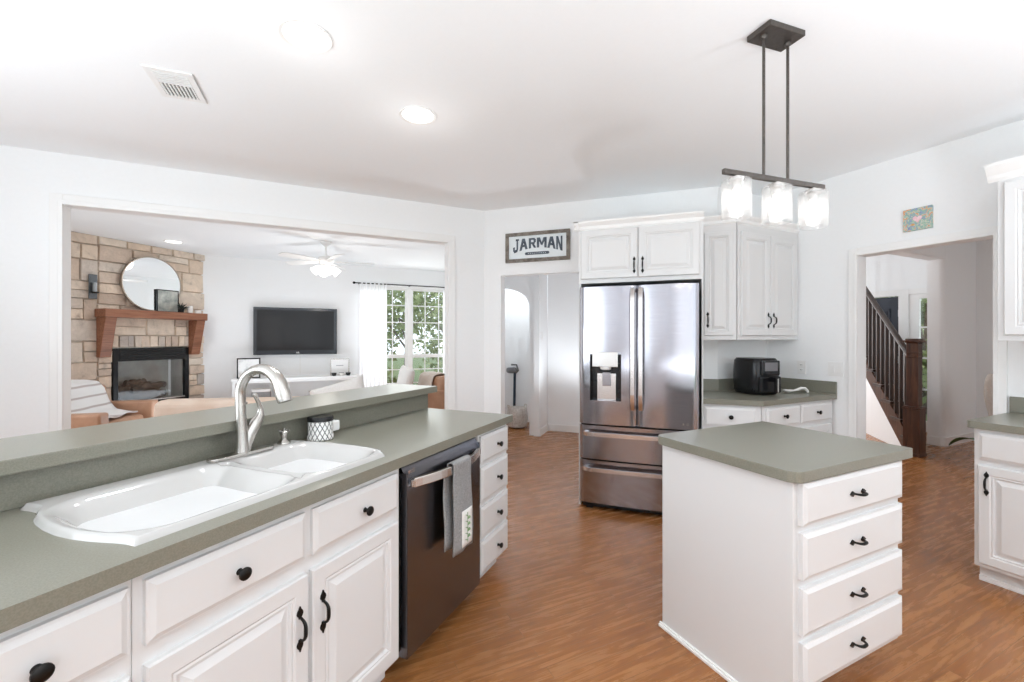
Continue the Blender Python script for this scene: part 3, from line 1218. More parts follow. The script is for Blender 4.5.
# ------------------------------------------------------------------ right hand counter
def right_unit():
    t = thing('base_cabinet', 'white base cabinet with door and top drawer at the right edge of the picture', 'cabinet', (3.43, 1.090, 0), radians(-90))
    W = 0.92
    bm = BM()
    box(bm, 0, W, 0, 0.598, 0.10, UND - 0.001)
    box(bm, 0.0, W, 0.07, 0.598, 0, 0.10)
    obj('body', bm, M['cab'], t, bevel=0.002)
    bm = BM(); box(bm, 0, W, 0.058, 0.07, 0, 0.03)
    obj('toe_moulding', bm, M['trim'], t, bevel=0.003)
    for a, b in ((0.02, 0.45), (0.47, 0.90)):
        d = front_panel(t, 'drawer', a, b, 0.705, 0.852, raised=False)
        d2 = front_panel(t, 'door', a, b, 0.125, 0.672)
        pull(d2, a + 0.035 if a < 0.1 else b - 0.035, 0.575)
    c = thing('countertop', 'short green grey countertop with backsplash right of the stair doorway', 'countertop', (3.395, 1.116, 0), radians(-90))
    bm = BM()
    r = 0.025
    pts = [(0.97, 0), (0.97, 0.635), (0, 0.635), (0, r)] + [(r - r * cos(radians(15 * k)), r - r * sin(radians(15 * k))) for k in range(1, 7)]
    prism(bm, pts, UND, TOP)
    obj('worktop', bm, M['lam'], c, bevel=0.002)
    bm = BM(); box(bm, 0, 0.97, 0.615, 0.634, TOP, 1.015)
    obj('backsplash', bm, M['lam'], c, bevel=0.002)
    u = thing('wall_cabinet', 'white wall cabinet with crown at the upper right edge of the picture', 'cabinet', (3.705, 1.078, 0), radians(-90))
    bm = BM(); box(bm, 0, W, 0, 0.324, 1.365, 2.33)
    obj('body', bm, M['cab'], u, bevel=0.002)
    for a, b in ((0.03, 0.45), (0.46, 0.88)):
        front_panel(u, 'door', a, b, 1.40, 2.29)
    bm = BM()
    prism(bm, [(0, 2.31), (-0.012, 2.325), (-0.02, 2.345), (-0.045, 2.38), (-0.055, 2.395), (-0.055, 2.41), (0.0, 2.41)], -0.04, W, 'yz')
    obj('crown', bm, M['trim'], u)


right_unit()


# ------------------------------------------------------------------ fridge wall (frame: x along to the right, y into the wall)
def DWL(s, d, z=0):
    """s along the diagonal wall, d distance out from the wall"""
    return (CORNER[0] + (s - d) * 0.70711, CORNER[1] + (-s - d) * 0.70711, z)


def crown_line(t, x0, x1, y, m='trim', side=None, depth=0.3, dz=0.0):
    bm = BM()
    prof = [(y, 2.285), (y - 0.010, 2.295), (y - 0.014, 2.315), (y - 0.032, 2.335), (y - 0.038, 2.345), (y - 0.038, 2.355), (y, 2.355)]
    prof = [(a, b + dz) for a, b in prof]
    prism(bm, prof, x0, x1, 'yz')
    if side == 'left':
        prism(bm, [(x0 + 0.038 - (y - a), b) for a, b in prof], y - 0.038, y + depth, 'xz')
    return obj('crown', bm, M[m], t)


def fridge_cabinet():
    # face at distance 0.672 from wall; local origin at left end of face
    t = thing('fridge_cabinet', 'white cabinet with side panel framing the steel refrigerator', 'cabinet', DWL(1.140, 0.672), R45)
    W = 0.953
    bm = BM()
    box(bm, 0, W, 0, 0.670, 1.835, 2.30)
    obj('body', bm, M['cab'], t, bevel=0.002)
    bm = BM(); box(bm, 0, 0.018, 0.0, 0.670, 0, 1.835)
    obj('side_panel', bm, M['cab'], t, bevel=0.002)
    bm = BM(); box(bm, W - 0.012, W, 0.0, 0.670, 0, 1.835)
    obj('side_panel', bm, M['cab'], t, bevel=0.002)
    d = front_panel(t, 'door', 0.022, W / 2 - 0.006, 1.87, 2.265)
    pull(d, W / 2 - 0.030, 1.965)
    d = front_panel(t, 'door', W / 2 + 0.004, W - 0.028, 1.87, 2.265)
    pull(d, W / 2 + 0.034, 1.965)
    crown_line(t, -0.038, W + 0.002, 0.0, side='left', depth=0.67, dz=-0.01)


fridge_cabinet()


def fridge():
    t = thing('refrigerator', 'stainless steel French door refrigerator with water dispenser and two bottom drawers', 'refrigerator', DWL(1.162, 0.757), R45)
    W, Ht = 0.896, 1.795
    bm = BM()
    box(bm, 0.008, W - 0.008, 0.06, 0.70, 0.03, Ht - 0.012)
    obj('body', bm, mat('fridge_side', (0.09, 0.09, 0.095), 0.4, 0.5), t, bevel=0.004)
    bm = BM()
    box(bm, 0.02, W - 0.02, 0.05, 0.68, 0.012, 0.055)
    for x in (0.05, W - 0.09):
        box(bm, x, x + 0.05, 0.04, 0.09, 0, 0.03)
    obj('grille', bm, M['blackp'], t)

    def curved(x0, x1, z0, z1, nx=20, bulge=0.018, hole=None):
        bm = BM()
        xs = [x0 + (x1 - x0) * k / nx for k in range(nx + 1)]
        zs = [z0, z1]
        if hole:
            xs = sorted(set(xs + [hole[0], hole[1]]))
            zs = [z0, hole[2], hole[3], z1]

        def Y(x):
            a = (x - x0) / (x1 - x0)
            e = min(a, 1 - a) * (x1 - x0)
            yy = -bulge * (1 - (2 * a - 1) ** 2)
            if e < 0.014:
                yy += 0.014 - sqrt(max(0, 0.014 ** 2 - (0.014 - e) ** 2))
            return yy
        F = {}
        for i, x in enumerate(xs):
            for j, z in enumerate(zs):
                F[i, j] = bm.verts.new((x, Y(x), z))
                F[i, j, 'b'] = bm.verts.new((x, 0.055, z))
        nxs, nz = len(xs) - 1, len(zs) - 1
        for i in range(nxs):
            for j in range(nz):
                if hole and j == 1 and hole[0] - 1e-6 <= xs[i] < hole[1] - 1e-6:
                    continue
                bm.faces.new((F[i, j], F[i + 1, j], F[i + 1, j + 1], F[i, j + 1]))
                bm.faces.new((F[i, j, 'b'], F[i, j + 1, 'b'], F[i + 1, j + 1, 'b'], F[i + 1, j, 'b']))
            bm.faces.new((F[i, 0], F[i, 0, 'b'], F[i + 1, 0, 'b'], F[i + 1, 0]))
            bm.faces.new((F[i, nz], F[i + 1, nz], F[i + 1, nz, 'b'], F[i, nz, 'b']))
        for j in range(nz):
            bm.faces.new((F[0, j], F[0, j + 1], F[0, j + 1, 'b'], F[0, j, 'b']))
            bm.faces.new((F[nxs, j], F[nxs, j, 'b'], F[nxs, j + 1, 'b'], F[nxs, j + 1]))
        return bm
    hole = (0.086, 0.331, 0.875, 1.255)
    ld = obj('door', curved(0.0, W / 2 - 0.003, 0.695, Ht, hole=hole), M['steel'], t, smooth=True)
    rd = obj('door', curved(W / 2 + 0.003, W, 0.695, Ht), M['steel'], t, smooth=True)
    d1 = obj('freezer_drawer', curved(0.0, W, 0.415, 0.683, 30, 0.022), M['steel'], t, smooth=True)
    d2 = obj('freezer_drawer', curved(0.0, W, 0.062, 0.403, 30, 0.022), M['steel'], t, smooth=True)

    def vhandle(par, x, sgn):
        bm = BM()
        vs = []
        n = 22
        for k in range(n + 1):
            b = k / n
            z = 0.82 + (1.775 - 0.82) * b
            off = -0.058 + 0.034 * max(0, abs(2 * b - 1) - 0.86) / 0.14
            vs.append([bm.verts.new((x + a, off + c, z)) for a, c in ((-0.015, -0.006), (0.015, -0.006), (0.017, 0.008), (-0.017, 0.008))])
        for r, s in zip(vs, vs[1:]):
            for k in range(4):
                bm.faces.new((r[k], r[(k + 1) % 4], s[(k + 1) % 4], s[k]))
        bm.faces.new(vs[0][::-1]); bm.faces.new(vs[-1])
        box(bm, x - 0.013, x + 0.013, -0.03, 0.0, 0.825, 0.85)
        box(bm, x - 0.013, x + 0.013, -0.03, 0.0, 1.745, 1.77)
        obj('handle', bm, M['steel_light'], par, smooth=True, bevel=0.002)
    vhandle(ld, W / 2 - 0.030, -1)
    vhandle(rd, W / 2 + 0.030, 1)

    def hhandle(par, z):
        bm = BM()
        vs = []
        n = 24
        for k in range(n + 1):
            a = 2 * k / n - 1
            x = W / 2 + a * 0.41
            off = -0.070 - 0.010 * (1 - a * a) + 0.030 * max(0, abs(a) - 0.9) / 0.1
            vs.append([bm.verts.new((x, off + c, z + b)) for c, b in ((-0.006, -0.015), (0.006, -0.017), (0.006, 0.017), (-0.006, 0.015))])
        for r, s in zip(vs, vs[1:]):
            for k in range(4):
                bm.faces.new((r[k], r[(k + 1) % 4], s[(k + 1) % 4], s[k]))
        bm.faces.new(vs[0][::-1]); bm.faces.new(vs[-1])
        for x in (0.045, W - 0.075):
            box(bm, x, x + 0.03, -0.045, -0.002, z - 0.012, z + 0.012)
        obj('handle', bm, M['steel_light'], par, smooth=True)
    hhandle(d1, 0.625)
    hhandle(d2, 0.345)
    # dispenser recess
    a, b, c, d = hole
    bm = BM()
    box(bm, a, b, 0.050, 0.054, c, d)
    box(bm, a, a + 0.004, -0.012, 0.05, c, d)
    box(bm, b - 0.004, b, -0.012, 0.05, c, d)
    box(bm, a, b, -0.012, 0.05, d - 0.004, d)
    obj('dispenser', bm, M['blackp'], ld)
    bm = BM(); box(bm, a + 0.02, b - 0.025, -0.026, 0.05, d - 0.10, d + 0.018)
    obj('control_panel', bm, M['silver'], ld, bevel=0.003)
    bm = BM(); lathe(bm, [(0.045, 0), (0.042, -0.02), (0.03, -0.026), (0, -0.026)], 20, ((a + b) / 2, 0.012, d - 0.10))
    obj('nozzle', bm, M['white_plastic'], ld, smooth=True)
    bm = BM(); box(bm, a + 0.05, b - 0.045, 0.035, 0.050, c + 0.01, d - 0.155)
    pl = obj('back_plate', bm, M['steel_light'], ld, bevel=0.003)
    bm = BM(); box(bm, a + 0.095, b - 0.085, 0.018, 0.035, c + 0.125, d - 0.145)
    obj('paddle', bm, M['steel'], pl, bevel=0.003)
    bm = BM(); box(bm, a, b, -0.014, 0.05, c, c + 0.010)
    obj('drip_tray', bm, M['steel'], ld)
    bm = BM()
    box(bm, 0.01, W - 0.01, 0.02, 0.05, 0.683, 0.695)
    box(bm, 0.01, W - 0.01, 0.02, 0.05, 0.403, 0.415)
    obj('seal', bm, M['dark'], t)
    lo = text_mesh('logo', 'LG', 0.022, M['steel_light'], rd, 0.0004)
    lo.location = (W - 0.085, -0.011, 0.735)
    bm = BM(); lathe(bm, [(0.008, 0), (0.008, -0.0012), (0, -0.0014)], 16, (W - 0.112, -0.0125, 0.735), 'y')
    obj('badge', bm, M['steel_light'], rd)


fridge()


# corner units beside the fridge
def corner_units():
    # wall cabinet on the diagonal wall
    t = thing('wall_cabinet', 'narrow white single door wall cabinet beside the refrigerator', 'cabinet', DWL(2.097, 0.285), R45)
    W = 0.2805
    bm = BM()
    # body polygon (top view) with right side mitred to the alcove cabinet
    p = [(0, 0), (W - 0.004, 0), (0.159, 0.278), (0, 0.278)]
    prism(bm, p, 1.37, 2.345)
    obj('body', bm, M['cab'], t, bevel=0.002)
    d = front_panel(t, 'door', 0.032, W - 0.030, 1.405, 2.265)
    pull(d, 0.058, 1.535)
    crown_line(t, 0.0, W - 0.012, 0.0, dz=0.045)
    # two door cabinet on the alcove wall
    fx, fy = DWL(2.097 + W, 0.285)[:2]
    t2 = thing('wall_cabinet', 'white two door wall cabinet above the black air fryer', 'cabinet', (fx, fy, 0), 0)
    W2 = 4.028 - fx
    bm = BM()
    p = [(0.004, 0), (W2, 0), (W2, 2.711 - fy), (3.345 - fx, 2.711 - fy)]
    prism(bm, p, 1.37, 2.345)
    obj('body', bm, M['cab'], t2, bevel=0.002)
    m0 = 0.03 + (W2 - 0.06) * 0.5
    d = front_panel(t2, 'door', 0.035, m0 - 0.003, 1.405, 2.265)
    pull(d, m0 - 0.036, 1.535)
    d = front_panel(t2, 'door', m0 + 0.003, W2 - 0.035, 1.405, 2.265)
    pull(d, m0 + 0.036, 1.535)
    crown_line(t2, 0.008, W2, 0.0, dz=0.045)
    # worktop: corner polygon
    c = thing('countertop', 'angled green grey countertop with backsplash holding the black air fryer', 'countertop', (0, 0, 0), 0)
    A = DWL(2.082, 0.003)
    Bf = DWL(2.082, 0.608)
    yb = 2.105
    xk = (CORNER[0] + CORNER[1]) - 0.608 * 1.41421 - yb
    pts = [(A[0], A[1]), (Bf[0], Bf[1]), (xk, yb), (4.027, yb), (4.027, 2.711), (3.338, 2.711)]
    bm = BM(); prism(bm, pts, UND, TOP)
    obj('worktop', bm, M['lam'], c, bevel=0.002)
    q = 0.018
    bm = BM()
    A2 = DWL(2.082, 0.003 + q)
    prism(bm, [(A[0], A[1]), (A2[0], A2[1]), (3.338 - 0.0075, 2.711 - q), (4.027 - q, 2.711 - q), (4.027 - q, yb), (4.027, yb), (4.027, 2.711), (3.338, 2.711)], TOP, 1.018)
    obj('backsplash', bm, M['lam'], c)
    # base cabinet under the diagonal part
    o1 = DWL(2.082, 0.575)
    t3 = thing('base_cabinet', 'white base cabinet with one wide knobbed drawer beside the refrigerator', 'cabinet', o1, R45)
    yk = 2.135
    xk2 = (CORNER[0] + CORNER[1]) - 0.575 * 1.41421 - yk
    W3 = sqrt((xk2 - o1[0]) ** 2 + (yk - o1[1]) ** 2)
    bm = BM()
    p = [(0, 0), (W3 - 0.003, 0), (0.17, 0.565), (0, 0.565)]
    prism(bm, p, 0.10, UND - 0.001)
    prism(bm, [(0, 0.07), (W3 - 0.06, 0.07), (0.17, 0.55), (0, 0.55)], 0, 0.10)
    obj('body', bm, M['cab'], t3, bevel=0.002)
    d = front_panel(t3, 'drawer', 0.025, W3 - 0.035, 0.705, 0.852, raised=False)
    knob(d, W3 / 2, 0.782)
    front_panel(t3, 'door', 0.025, W3 - 0.035, 0.125, 0.672)
    t4 = thing('base_cabinet', 'white base cabinet with two knobbed drawers below the air fryer', 'cabinet', (xk2, yk, 0), 0)
    W4 = 4.012 - xk2
    bm = BM()
    prism(bm, [(0.003, 0), (W4, 0), (W4, 0.57), (3.35 - xk2, 0.57)], 0.10, UND - 0.001)
    prism(bm, [(0.06, 0.07), (W4, 0.07), (W4, 0.57), (3.37 - xk2, 0.57)], 0, 0.10)
    obj('body', bm, M['cab'], t4, bevel=0.002)
    for a, b in ((0.045, W4 / 2 - 0.012), (W4 / 2 + 0.012, W4 - 0.035)):
        d = front_panel(t4, 'drawer', a, b, 0.705, 0.852, raised=False)
        knob(d, (a + b) / 2, 0.782)
        d = front_panel(t4, 'door', a, b, 0.125, 0.672)


corner_units()


# air fryer
def air_fryer():
    t = thing('air_fryer', 'black basket air fryer on the corner counter', 'air fryer', (3.475, 2.445, TOP), radians(-14))
    # local front is -y
    bm = BM()

    def f(a, b):
        th = 2 * pi * a
        e = 0.62
        z = 0.295 * b
        s = 1.0 + 0.06 * sin(pi * b) - (0.10 * max(0, (b - 0.93) / 0.07) ** 2) - 0.05 * max(0, (0.06 - b) / 0.06)
        cx = math.copysign(abs(cos(th)) ** e, cos(th)) * 0.135 * s
        cy = math.copysign(abs(sin(th)) ** e, sin(th)) * 0.150 * s
        return (cx, cy, z + 0.006)
    vs = grid(bm, f, 40, 14)
    bm.faces.new([vs[i][14] for i in range(40)])
    bm.faces.new([vs[i][0] for i in range(40)][::-1])
    obj('body', bm, M['blackp'], t, smooth=True)
    bm = BM(); lathe(bm, [(0.10, 0), (0.105, 0.006), (0.105, 0.012)], 24)
    obj('foot', bm, M['dark'], t)
    bm = BM(); box(bm, -0.085, 0.085, -0.172, -0.145, 0.165, 0.285)
    obj('control_panel', bm, mat('gloss_black', (0.01, 0.01, 0.012), 0.06), t, bevel=0.008, seg=3)
    bm = BM(); box(bm, -0.06, 0.06, -0.1735, -0.171, 0.20, 0.27)
    obj('display', bm, mat('display_grey', (0.16, 0.16, 0.17), 0.15), t, bevel=0.002)
    bm = BM(); box(bm, -0.10, 0.10, -0.170, -0.142, 0.02, 0.155)
    dr = obj('basket_front', bm, M['blackp'], t, bevel=0.012, seg=3)
    bm = BM()
    box(bm, -0.018, 0.018, -0.235, -0.168, 0.115, 0.150)
    box(bm, -0.018, 0.018, -0.240, -0.220, 0.03, 0.150)
    h = obj('handle', bm, M['blackp'], dr, bevel=0.005, seg=3)
    bm = BM(); box(bm, -0.006, 0.006, -0.243, -0.239, 0.035, 0.145)
    obj('handle_trim', bm, M['silver'], h)


air_fryer()


def spoon_rest():
    t = thing('spoon_rest', 'white ceramic spoon shaped rest lying right of the air fryer', 'spoon rest', (3.785, 2.305, TOP), radians(-26))
    bm = BM()
    # shallow bowl
    def f(a, b):
        th = 2 * pi * a
        r = b
        return (-0.05 + 0.055 * r * cos(th), 0.035 * r * sin(th), 0.006 + 0.020 * r * r)
    vs = grid(bm, f, 24, 6)
    obj('bowl', bm, M['ceramic'], t, smooth='all', solid=0.006)
    bm = BM()
    tube(bm, [(-0.01, 0, 0.020), (0.02, 0, 0.028), (0.055, 0, 0.042), (0.085, 0, 0.040), (0.105, 0, 0.022), (0.108, 0, 0.006)], [0.014, 0.016, 0.018, 0.017, 0.015, 0.014], 10, flat=0.7)
    obj('handle', bm, M['ceramic'], t, smooth=True)


spoon_rest()


# outlet and switch plates
def plate(name, label, cat, loc, rotz, w, h, kind, group=None):
    t = thing(name, label, cat, loc, rotz, group)
    bm = BM(); box(bm, -w / 2, w / 2, -0.006, 0, -h / 2, h / 2)
    obj('plate', bm, M['white_plastic'], t, bevel=0.002)
    if kind == 'outlet':
        for z in (-0.022, 0.022):
            bm = BM(); box(bm, -0.016, 0.016, -0.009, -0.006, z - 0.013, z + 0.013)
            s = obj('socket', bm, M['white_plastic'], t, bevel=0.004, seg=3)
            bm = BM()
            box(bm, -0.008, -0.005, -0.0095, -0.009, z - 0.004, z + 0.006)
            box(bm, 0.005, 0.008, -0.0095, -0.009, z - 0.004, z + 0.006)
            obj('slot', bm, M['dark'], s)
    else:
        n = kind
        for k in range(n):
            x = (k - (n - 1) / 2) * 0.046
            bm = BM(); box(bm, x - 0.016, x + 0.016, -0.009, -0.006, -0.033, 0.033)
            obj('switch', bm, M['white_plastic'], t, bevel=0.002)
    return t


plate('wall_outlet', 'white duplex outlet on the wall above the spoon rest', 'outlet', (4.03, 2.393, 1.122), radians(-90), 0.075, 0.118, 'outlet')
plate('light_switch', 'white double light switch beside the stair doorway casing', 'light switch', (4.03, 2.116, 1.125), radians(-90), 0.118, 0.118, 2)


# framed family sign
def sign():
    t = thing('framed_sign', 'weathered wood framed JARMAN sign above the hall doorway', 'sign', DWL(0.588, 0.002, 2.32), R45)
    w, h, f = 0.68, 0.305, 0.035
    bm = BM()
    box(bm, -w / 2, w / 2, -0.022, 0, h / 2 - f, h / 2)
    box(bm, -w / 2, w / 2, -0.022, 0, -h / 2, -h / 2 + f)
    box(bm, -w / 2, -w / 2 + f, -0.024, 0, -h / 2 + f, h / 2 - f)
    box(bm, w / 2 - f, w / 2, -0.024, 0, -h / 2 + f, h / 2 - f)
    obj('frame', bm, M['barnwood'], t, bevel=0.002)
    bm = BM(); box(bm, -w / 2 + f, w / 2 - f, -0.010, 0, -h / 2 + f, h / 2 - f)
    obj('board', bm, M['sign_white'], t)

    # block letters with slab ends, arched so the outer letters hang lower
    q = 0.22
    G = {'J': [[(.5, 1), (1, 1), (1, .86), (.5, .86)], [(.62, 1), (.86, 1), (.86, .2), (.62, .2)], [(.1, .2), (.86, .2), (.72, 0), (.24, 0)], [(.08, .42), (.34, .42), (.34, .15), (.08, .15)]],
         'A': [[(.34, 1), (.62, 1), (.28, 0), (.02, 0)], [(.38, 1), (.66, 1), (.98, 0), (.72, 0)], [(.25, .44), (.75, .44), (.75, .26), (.25, .26)]],
         'R': [[(.08, 1), (.34, 1), (.34, 0), (.08, 0)], [(.08, 1), (.8, 1), (.8, .83), (.08, .83)], [(.66, .95), (.92, .88), (.92, .58), (.66, .5)], [(.08, .58), (.8, .58), (.8, .42), (.08, .42)], [(.42, .45), (.68, .45), (.98, 0), (.70, 0)]],
         'M': [[(.02, 1), (.24, 1), (.24, 0), (.02, 0)], [(.76, 1), (.98, 1), (.98, 0), (.76, 0)], [(.10, 1), (.32, 1), (.58, .25), (.42, .25)], [(.68, 1), (.90, 1), (.58, .25), (.42, .25)]],
         'N': [[(.06, 1), (.30, 1), (.30, 0), (.06, 0)], [(.70, 1), (.94, 1), (.94, 0), (.70, 0)], [(.06, 1), (.34, 1), (.94, 0), (.66, 0)]]}
    cx_ = [-0.262, -0.190, -0.094, -0.003, 0.106, 0.196]
    ww_ = [0.068, 0.092, 0.088, 0.106, 0.090, 0.072]
    for ch, x0, wd in zip('JARMAN', cx_, ww_):
        bm = BM()
        for k, quad in enumerate(G[ch]):
            pts = []
            for a, b in quad:
                x = x0 + a * wd
                e = abs(x) / 0.262
                pts.append((x, 0.088 - (1 - b) * (0.100 + 0.050 * e * e)))
            prism(bm, pts[::-1], -0.0135 - 0.0003 * k, -0.010, 'xz')
        obj('letter', bm, M['ink'], t, keep=True)
    bm = BM()
    r = 0.014
    pts = [(-0.115 + r * cos(a), r * sin(a)) for a in [pi / 2 + pi * k / 8 for k in range(9)]] + \
          [(0.115 + r * cos(a), r * sin(a)) for a in [-pi / 2 + pi * k / 8 for k in range(9)]]
    prism(bm, [(a, b - 0.068) for a, b in pts], -0.0135, -0.010, 'xz')
    bn = obj('banner', bm, M['ink'], t)
    bm = BM()
    for k in range(9):
        x = -0.09 + 0.0225 * k
        box(bm, x - 0.006, x + 0.006, -0.0145, -0.0135, -0.070, -0.066)
    obj('banner_dashes', bm, M['sign_white'], bn)


sign()


def painting():
    t = thing('heart_painting', 'small colourful unframed canvas with a pink heart above the stair doorway', 'painting', (4.03, 1.572, 2.248), radians(-90))
    m = mat('painted_canvas', (0.5, 0.5, 0.5), 0.7)
    v = coords(m)
    nn = N(m, 'ShaderNodeTexNoise')
    nn.inputs['Scale'].default_value = 34
    nn.inputs['Detail'].default_value = 5
    nn.inputs['Distortion'].default_value = 1.6
    L(m, v, nn.inputs['Vector'])
    c = ramp(m, nn.outputs['Fac'], [(0.25, (0.16, 0.20, 0.38)), (0.38, (0.30, 0.35, 0.55)), (0.47, (0.25, 0.45, 0.32)), (0.54, (0.60, 0.62, 0.55)), (0.62, (0.70, 0.25, 0.08)), (0.75, (0.65, 0.5, 0.12))])
    L(m, c, bsdf(m).inputs['Base Color'])
    bm = BM(); box(bm, -0.083, 0.083, -0.018, 0, -0.08, 0.08)
    obj('canvas', bm, m, t, bevel=0.002)
    bm = BM()
    pts = []
    for k in range(30):
        a = 2 * pi * k / 30
        pts.append((0.0019 * 16 * sin(a) ** 3 * 0.9, 0.0019 * (13 * cos(a) - 5 * cos(2 * a) - 2 * cos(3 * a) - cos(4 * a)) * 0.9))
    prism(bm, pts, -0.0195, -0.018, 'xz')
    obj('heart', bm, noisy('heart_pink', (0.75, 0.35, 0.4), (0.88, 0.72, 0.75), 30, 0.7), t)


painting()


# ------------------------------------------------------------------ pendant
def pendant():
    a = radians(-6.3)
    t = thing('pendant_light', 'bronze linear pendant with three glass cylinder shades over the island', 'pendant light', (1.9, 1.24, H), a)
    bm = BM(); box(bm, -0.104, 0.104, -0.060, 0.060, -0.026, 0)
    obj('canopy', bm, M['bronze'], t, bevel=0.003)
    for x in (-0.072, 0.072):
        bm = BM()
        tube(bm, [(x, 0, -0.026), (x, 0, -0.643)], 0.0062, 12)
        lathe(bm, [(0.014, -0.026), (0.014, -0.034), (0.008, -0.042)], 14, (x, 0, 0))
        obj('rod', bm, M['bronze'], t, smooth=True)
    bm = BM(); box(bm, -0.30, 0.30, -0.009, 0.009, -0.664, -0.642)
    obj('bar', bm, M['bronze'], t, bevel=0.002)
    for x in (-0.228, 0.004, 0.232):
        bm = BM()
        lathe(bm, [(0.012, -0.664), (0.012, -0.672), (0.034, -0.674), (0.034, -0.690), (0.020, -0.694), (0.018, -0.72), (0, -0.72)], 20, (x, 0, 0))
        s = obj('socket', bm, M['nickel'], t, smooth=True)
        bm = BM()
        R, z0, z1 = 0.060, -0.684, -0.845
        lathe(bm, [(0.034, z0), (R - 0.004, z0), (R, z0 - 0.004), (R, z1), (R - 0.004, z1), (R - 0.004, z0 - 0.006), (0.034, z0 - 0.004), (0.034, z0)], 36, (x, 0, 0))
        bmesh.ops.delete(bm, geom=[f for f in bm.faces if len(f.verts) > 4], context='FACES_ONLY')
        obj('glass_shade', bm, M['shade'], t, smooth=True)
        bm = BM()
        lathe(bm, [(0.012, -0.72), (0.014, -0.735), (0.028, -0.765), (0.031, -0.785), (0.024, -0.808), (0.0, -0.818)], 20, (x, 0, 0))
        obj('bulb', bm, M['bulb'], t, smooth=True)
        point_light('pendant_glow', (1.9 + x * cos(a), 1.24 + x * sin(a), H - 0.785), 5.0, 0.032, (1, 0.97, 0.92))


pendant()


# ceiling fittings
def downlight_beam(x, y, power):
    l = bpy.data.lights.new('downlight_beam', 'SPOT')
    l.energy, l.spot_size, l.spot_blend, l.shadow_soft_size = power, radians(165), 0.9, 0.10
    l.color = (0.90, 0.95, 1.0)
    o = bpy.data.objects.new('downlight_beam', l)
    COL.objects.link(o)
    o.location = (x, y, H - 0.02)


def downlight(loc, label, r=0.110, power=26):
    t = thing('recessed_light', label, 'ceiling light', loc, 0)
    bm = BM()
    lathe(bm, [(r - 0.018, -0.001), (r, -0.001), (r + 0.002, -0.004), (r, -0.008), (r - 0.012, -0.006), (r - 0.02, -0.001)], 40)
    bmesh.ops.delete(bm, geom=[f for f in bm.faces if len(f.verts) > 4], context='FACES_ONLY')
    obj('trim_ring', bm, M['trim'], t, smooth=True)
    bm = BM(); lathe(bm, [(0, -0.004), (r - 0.014, -0.0035), (r - 0.014, -0.001), (0, -0.001)], 40)
    obj('lens', bm, M['lamp'], t, smooth=True)
    downlight_beam(loc[0], loc[1], power)
    point_light('downlight_glow', (loc[0], loc[1], loc[2] - 0.25), 0.7, 0.09, (1, 0.98, 0.95))


downlight((0.010, 2.165, H), 'large round recessed ceiling light nearest the camera at upper left')
downlight((0.629, 2.634, H), 'round recessed ceiling light farther back above the sink run')
downlight((-1.64, 7.55, H), 'recessed ceiling light in the living room in front of the stone fireplace', power=14)
# added beams out of view, without fittings, to brighten floor and counters
for x, y in ((1.5, -0.7), (-0.9, -0.2), (3.2, 0.3)):
    downlight_beam(x, y, 26)


def vent():
    t = thing('ceiling_vent', 'white louvred air vent in the kitchen ceiling at upper left', 'air vent', (-0.612, 2.880, H), radians(-3))
    bm = BM()
    w, h = 0.105, 0.150
    box(bm, -w, w, -h, -h + 0.03, -0.008, -0.001)
    box(bm, -w, w, h - 0.03, h, -0.008, -0.001)
    box(bm, -w, -w + 0.03, -h + .03, h - .03, -0.008, -0.001)
    box(bm, w - 0.03, w, -h + .03, h - .03, -0.008, -0.001)
    obj('frame', bm, M['trim'], t, bevel=0.002)
    bm = BM()
    for k in range(6):
        y = -h + 0.035 + 0.018 * k
        box(bm, -w + 0.03, w - 0.03, y, y + 0.008, -0.010, -0.002)
    for k in range(9):
        x = -w + 0.034 + 0.017 * k
        box(bm, x, x + 0.008, -0.015, h - 0.03, -0.010, -0.002)
    obj('louvre', bm, M['trim'], t)
    bm = BM(); box(bm, -w + 0.02, w - 0.02, -h + 0.02, h - 0.02, -0.002, -0.0005)
    obj('backing', bm, mat('duct_grey', (0.12, 0.12, 0.12), 0.8), t)


vent()


# ------------------------------------------------------------------ fireplace wall (45 degree plane Y - X = 10.05)
FR = radians(45)
FO = (-2.95, 7.10)    # origin on the wall plane, left end; local x runs to the right/away, local +y behind


def FPW(s, d=0, z=0):
    return (FO[0] + (s + d) * 0.70711, FO[1] + (s - d) * 0.70711, z)


def s_of(px):
    a = (px - 512) / FPX
    X = a * cos(radians(YAW)) + sin(radians(YAW)); Y = -a * sin(radians(YAW)) + cos(radians(YAW))
    k = 10.05 / (Y - X)
    return ((X * k - FO[0]) + (Y * k - FO[1])) * 0.70711


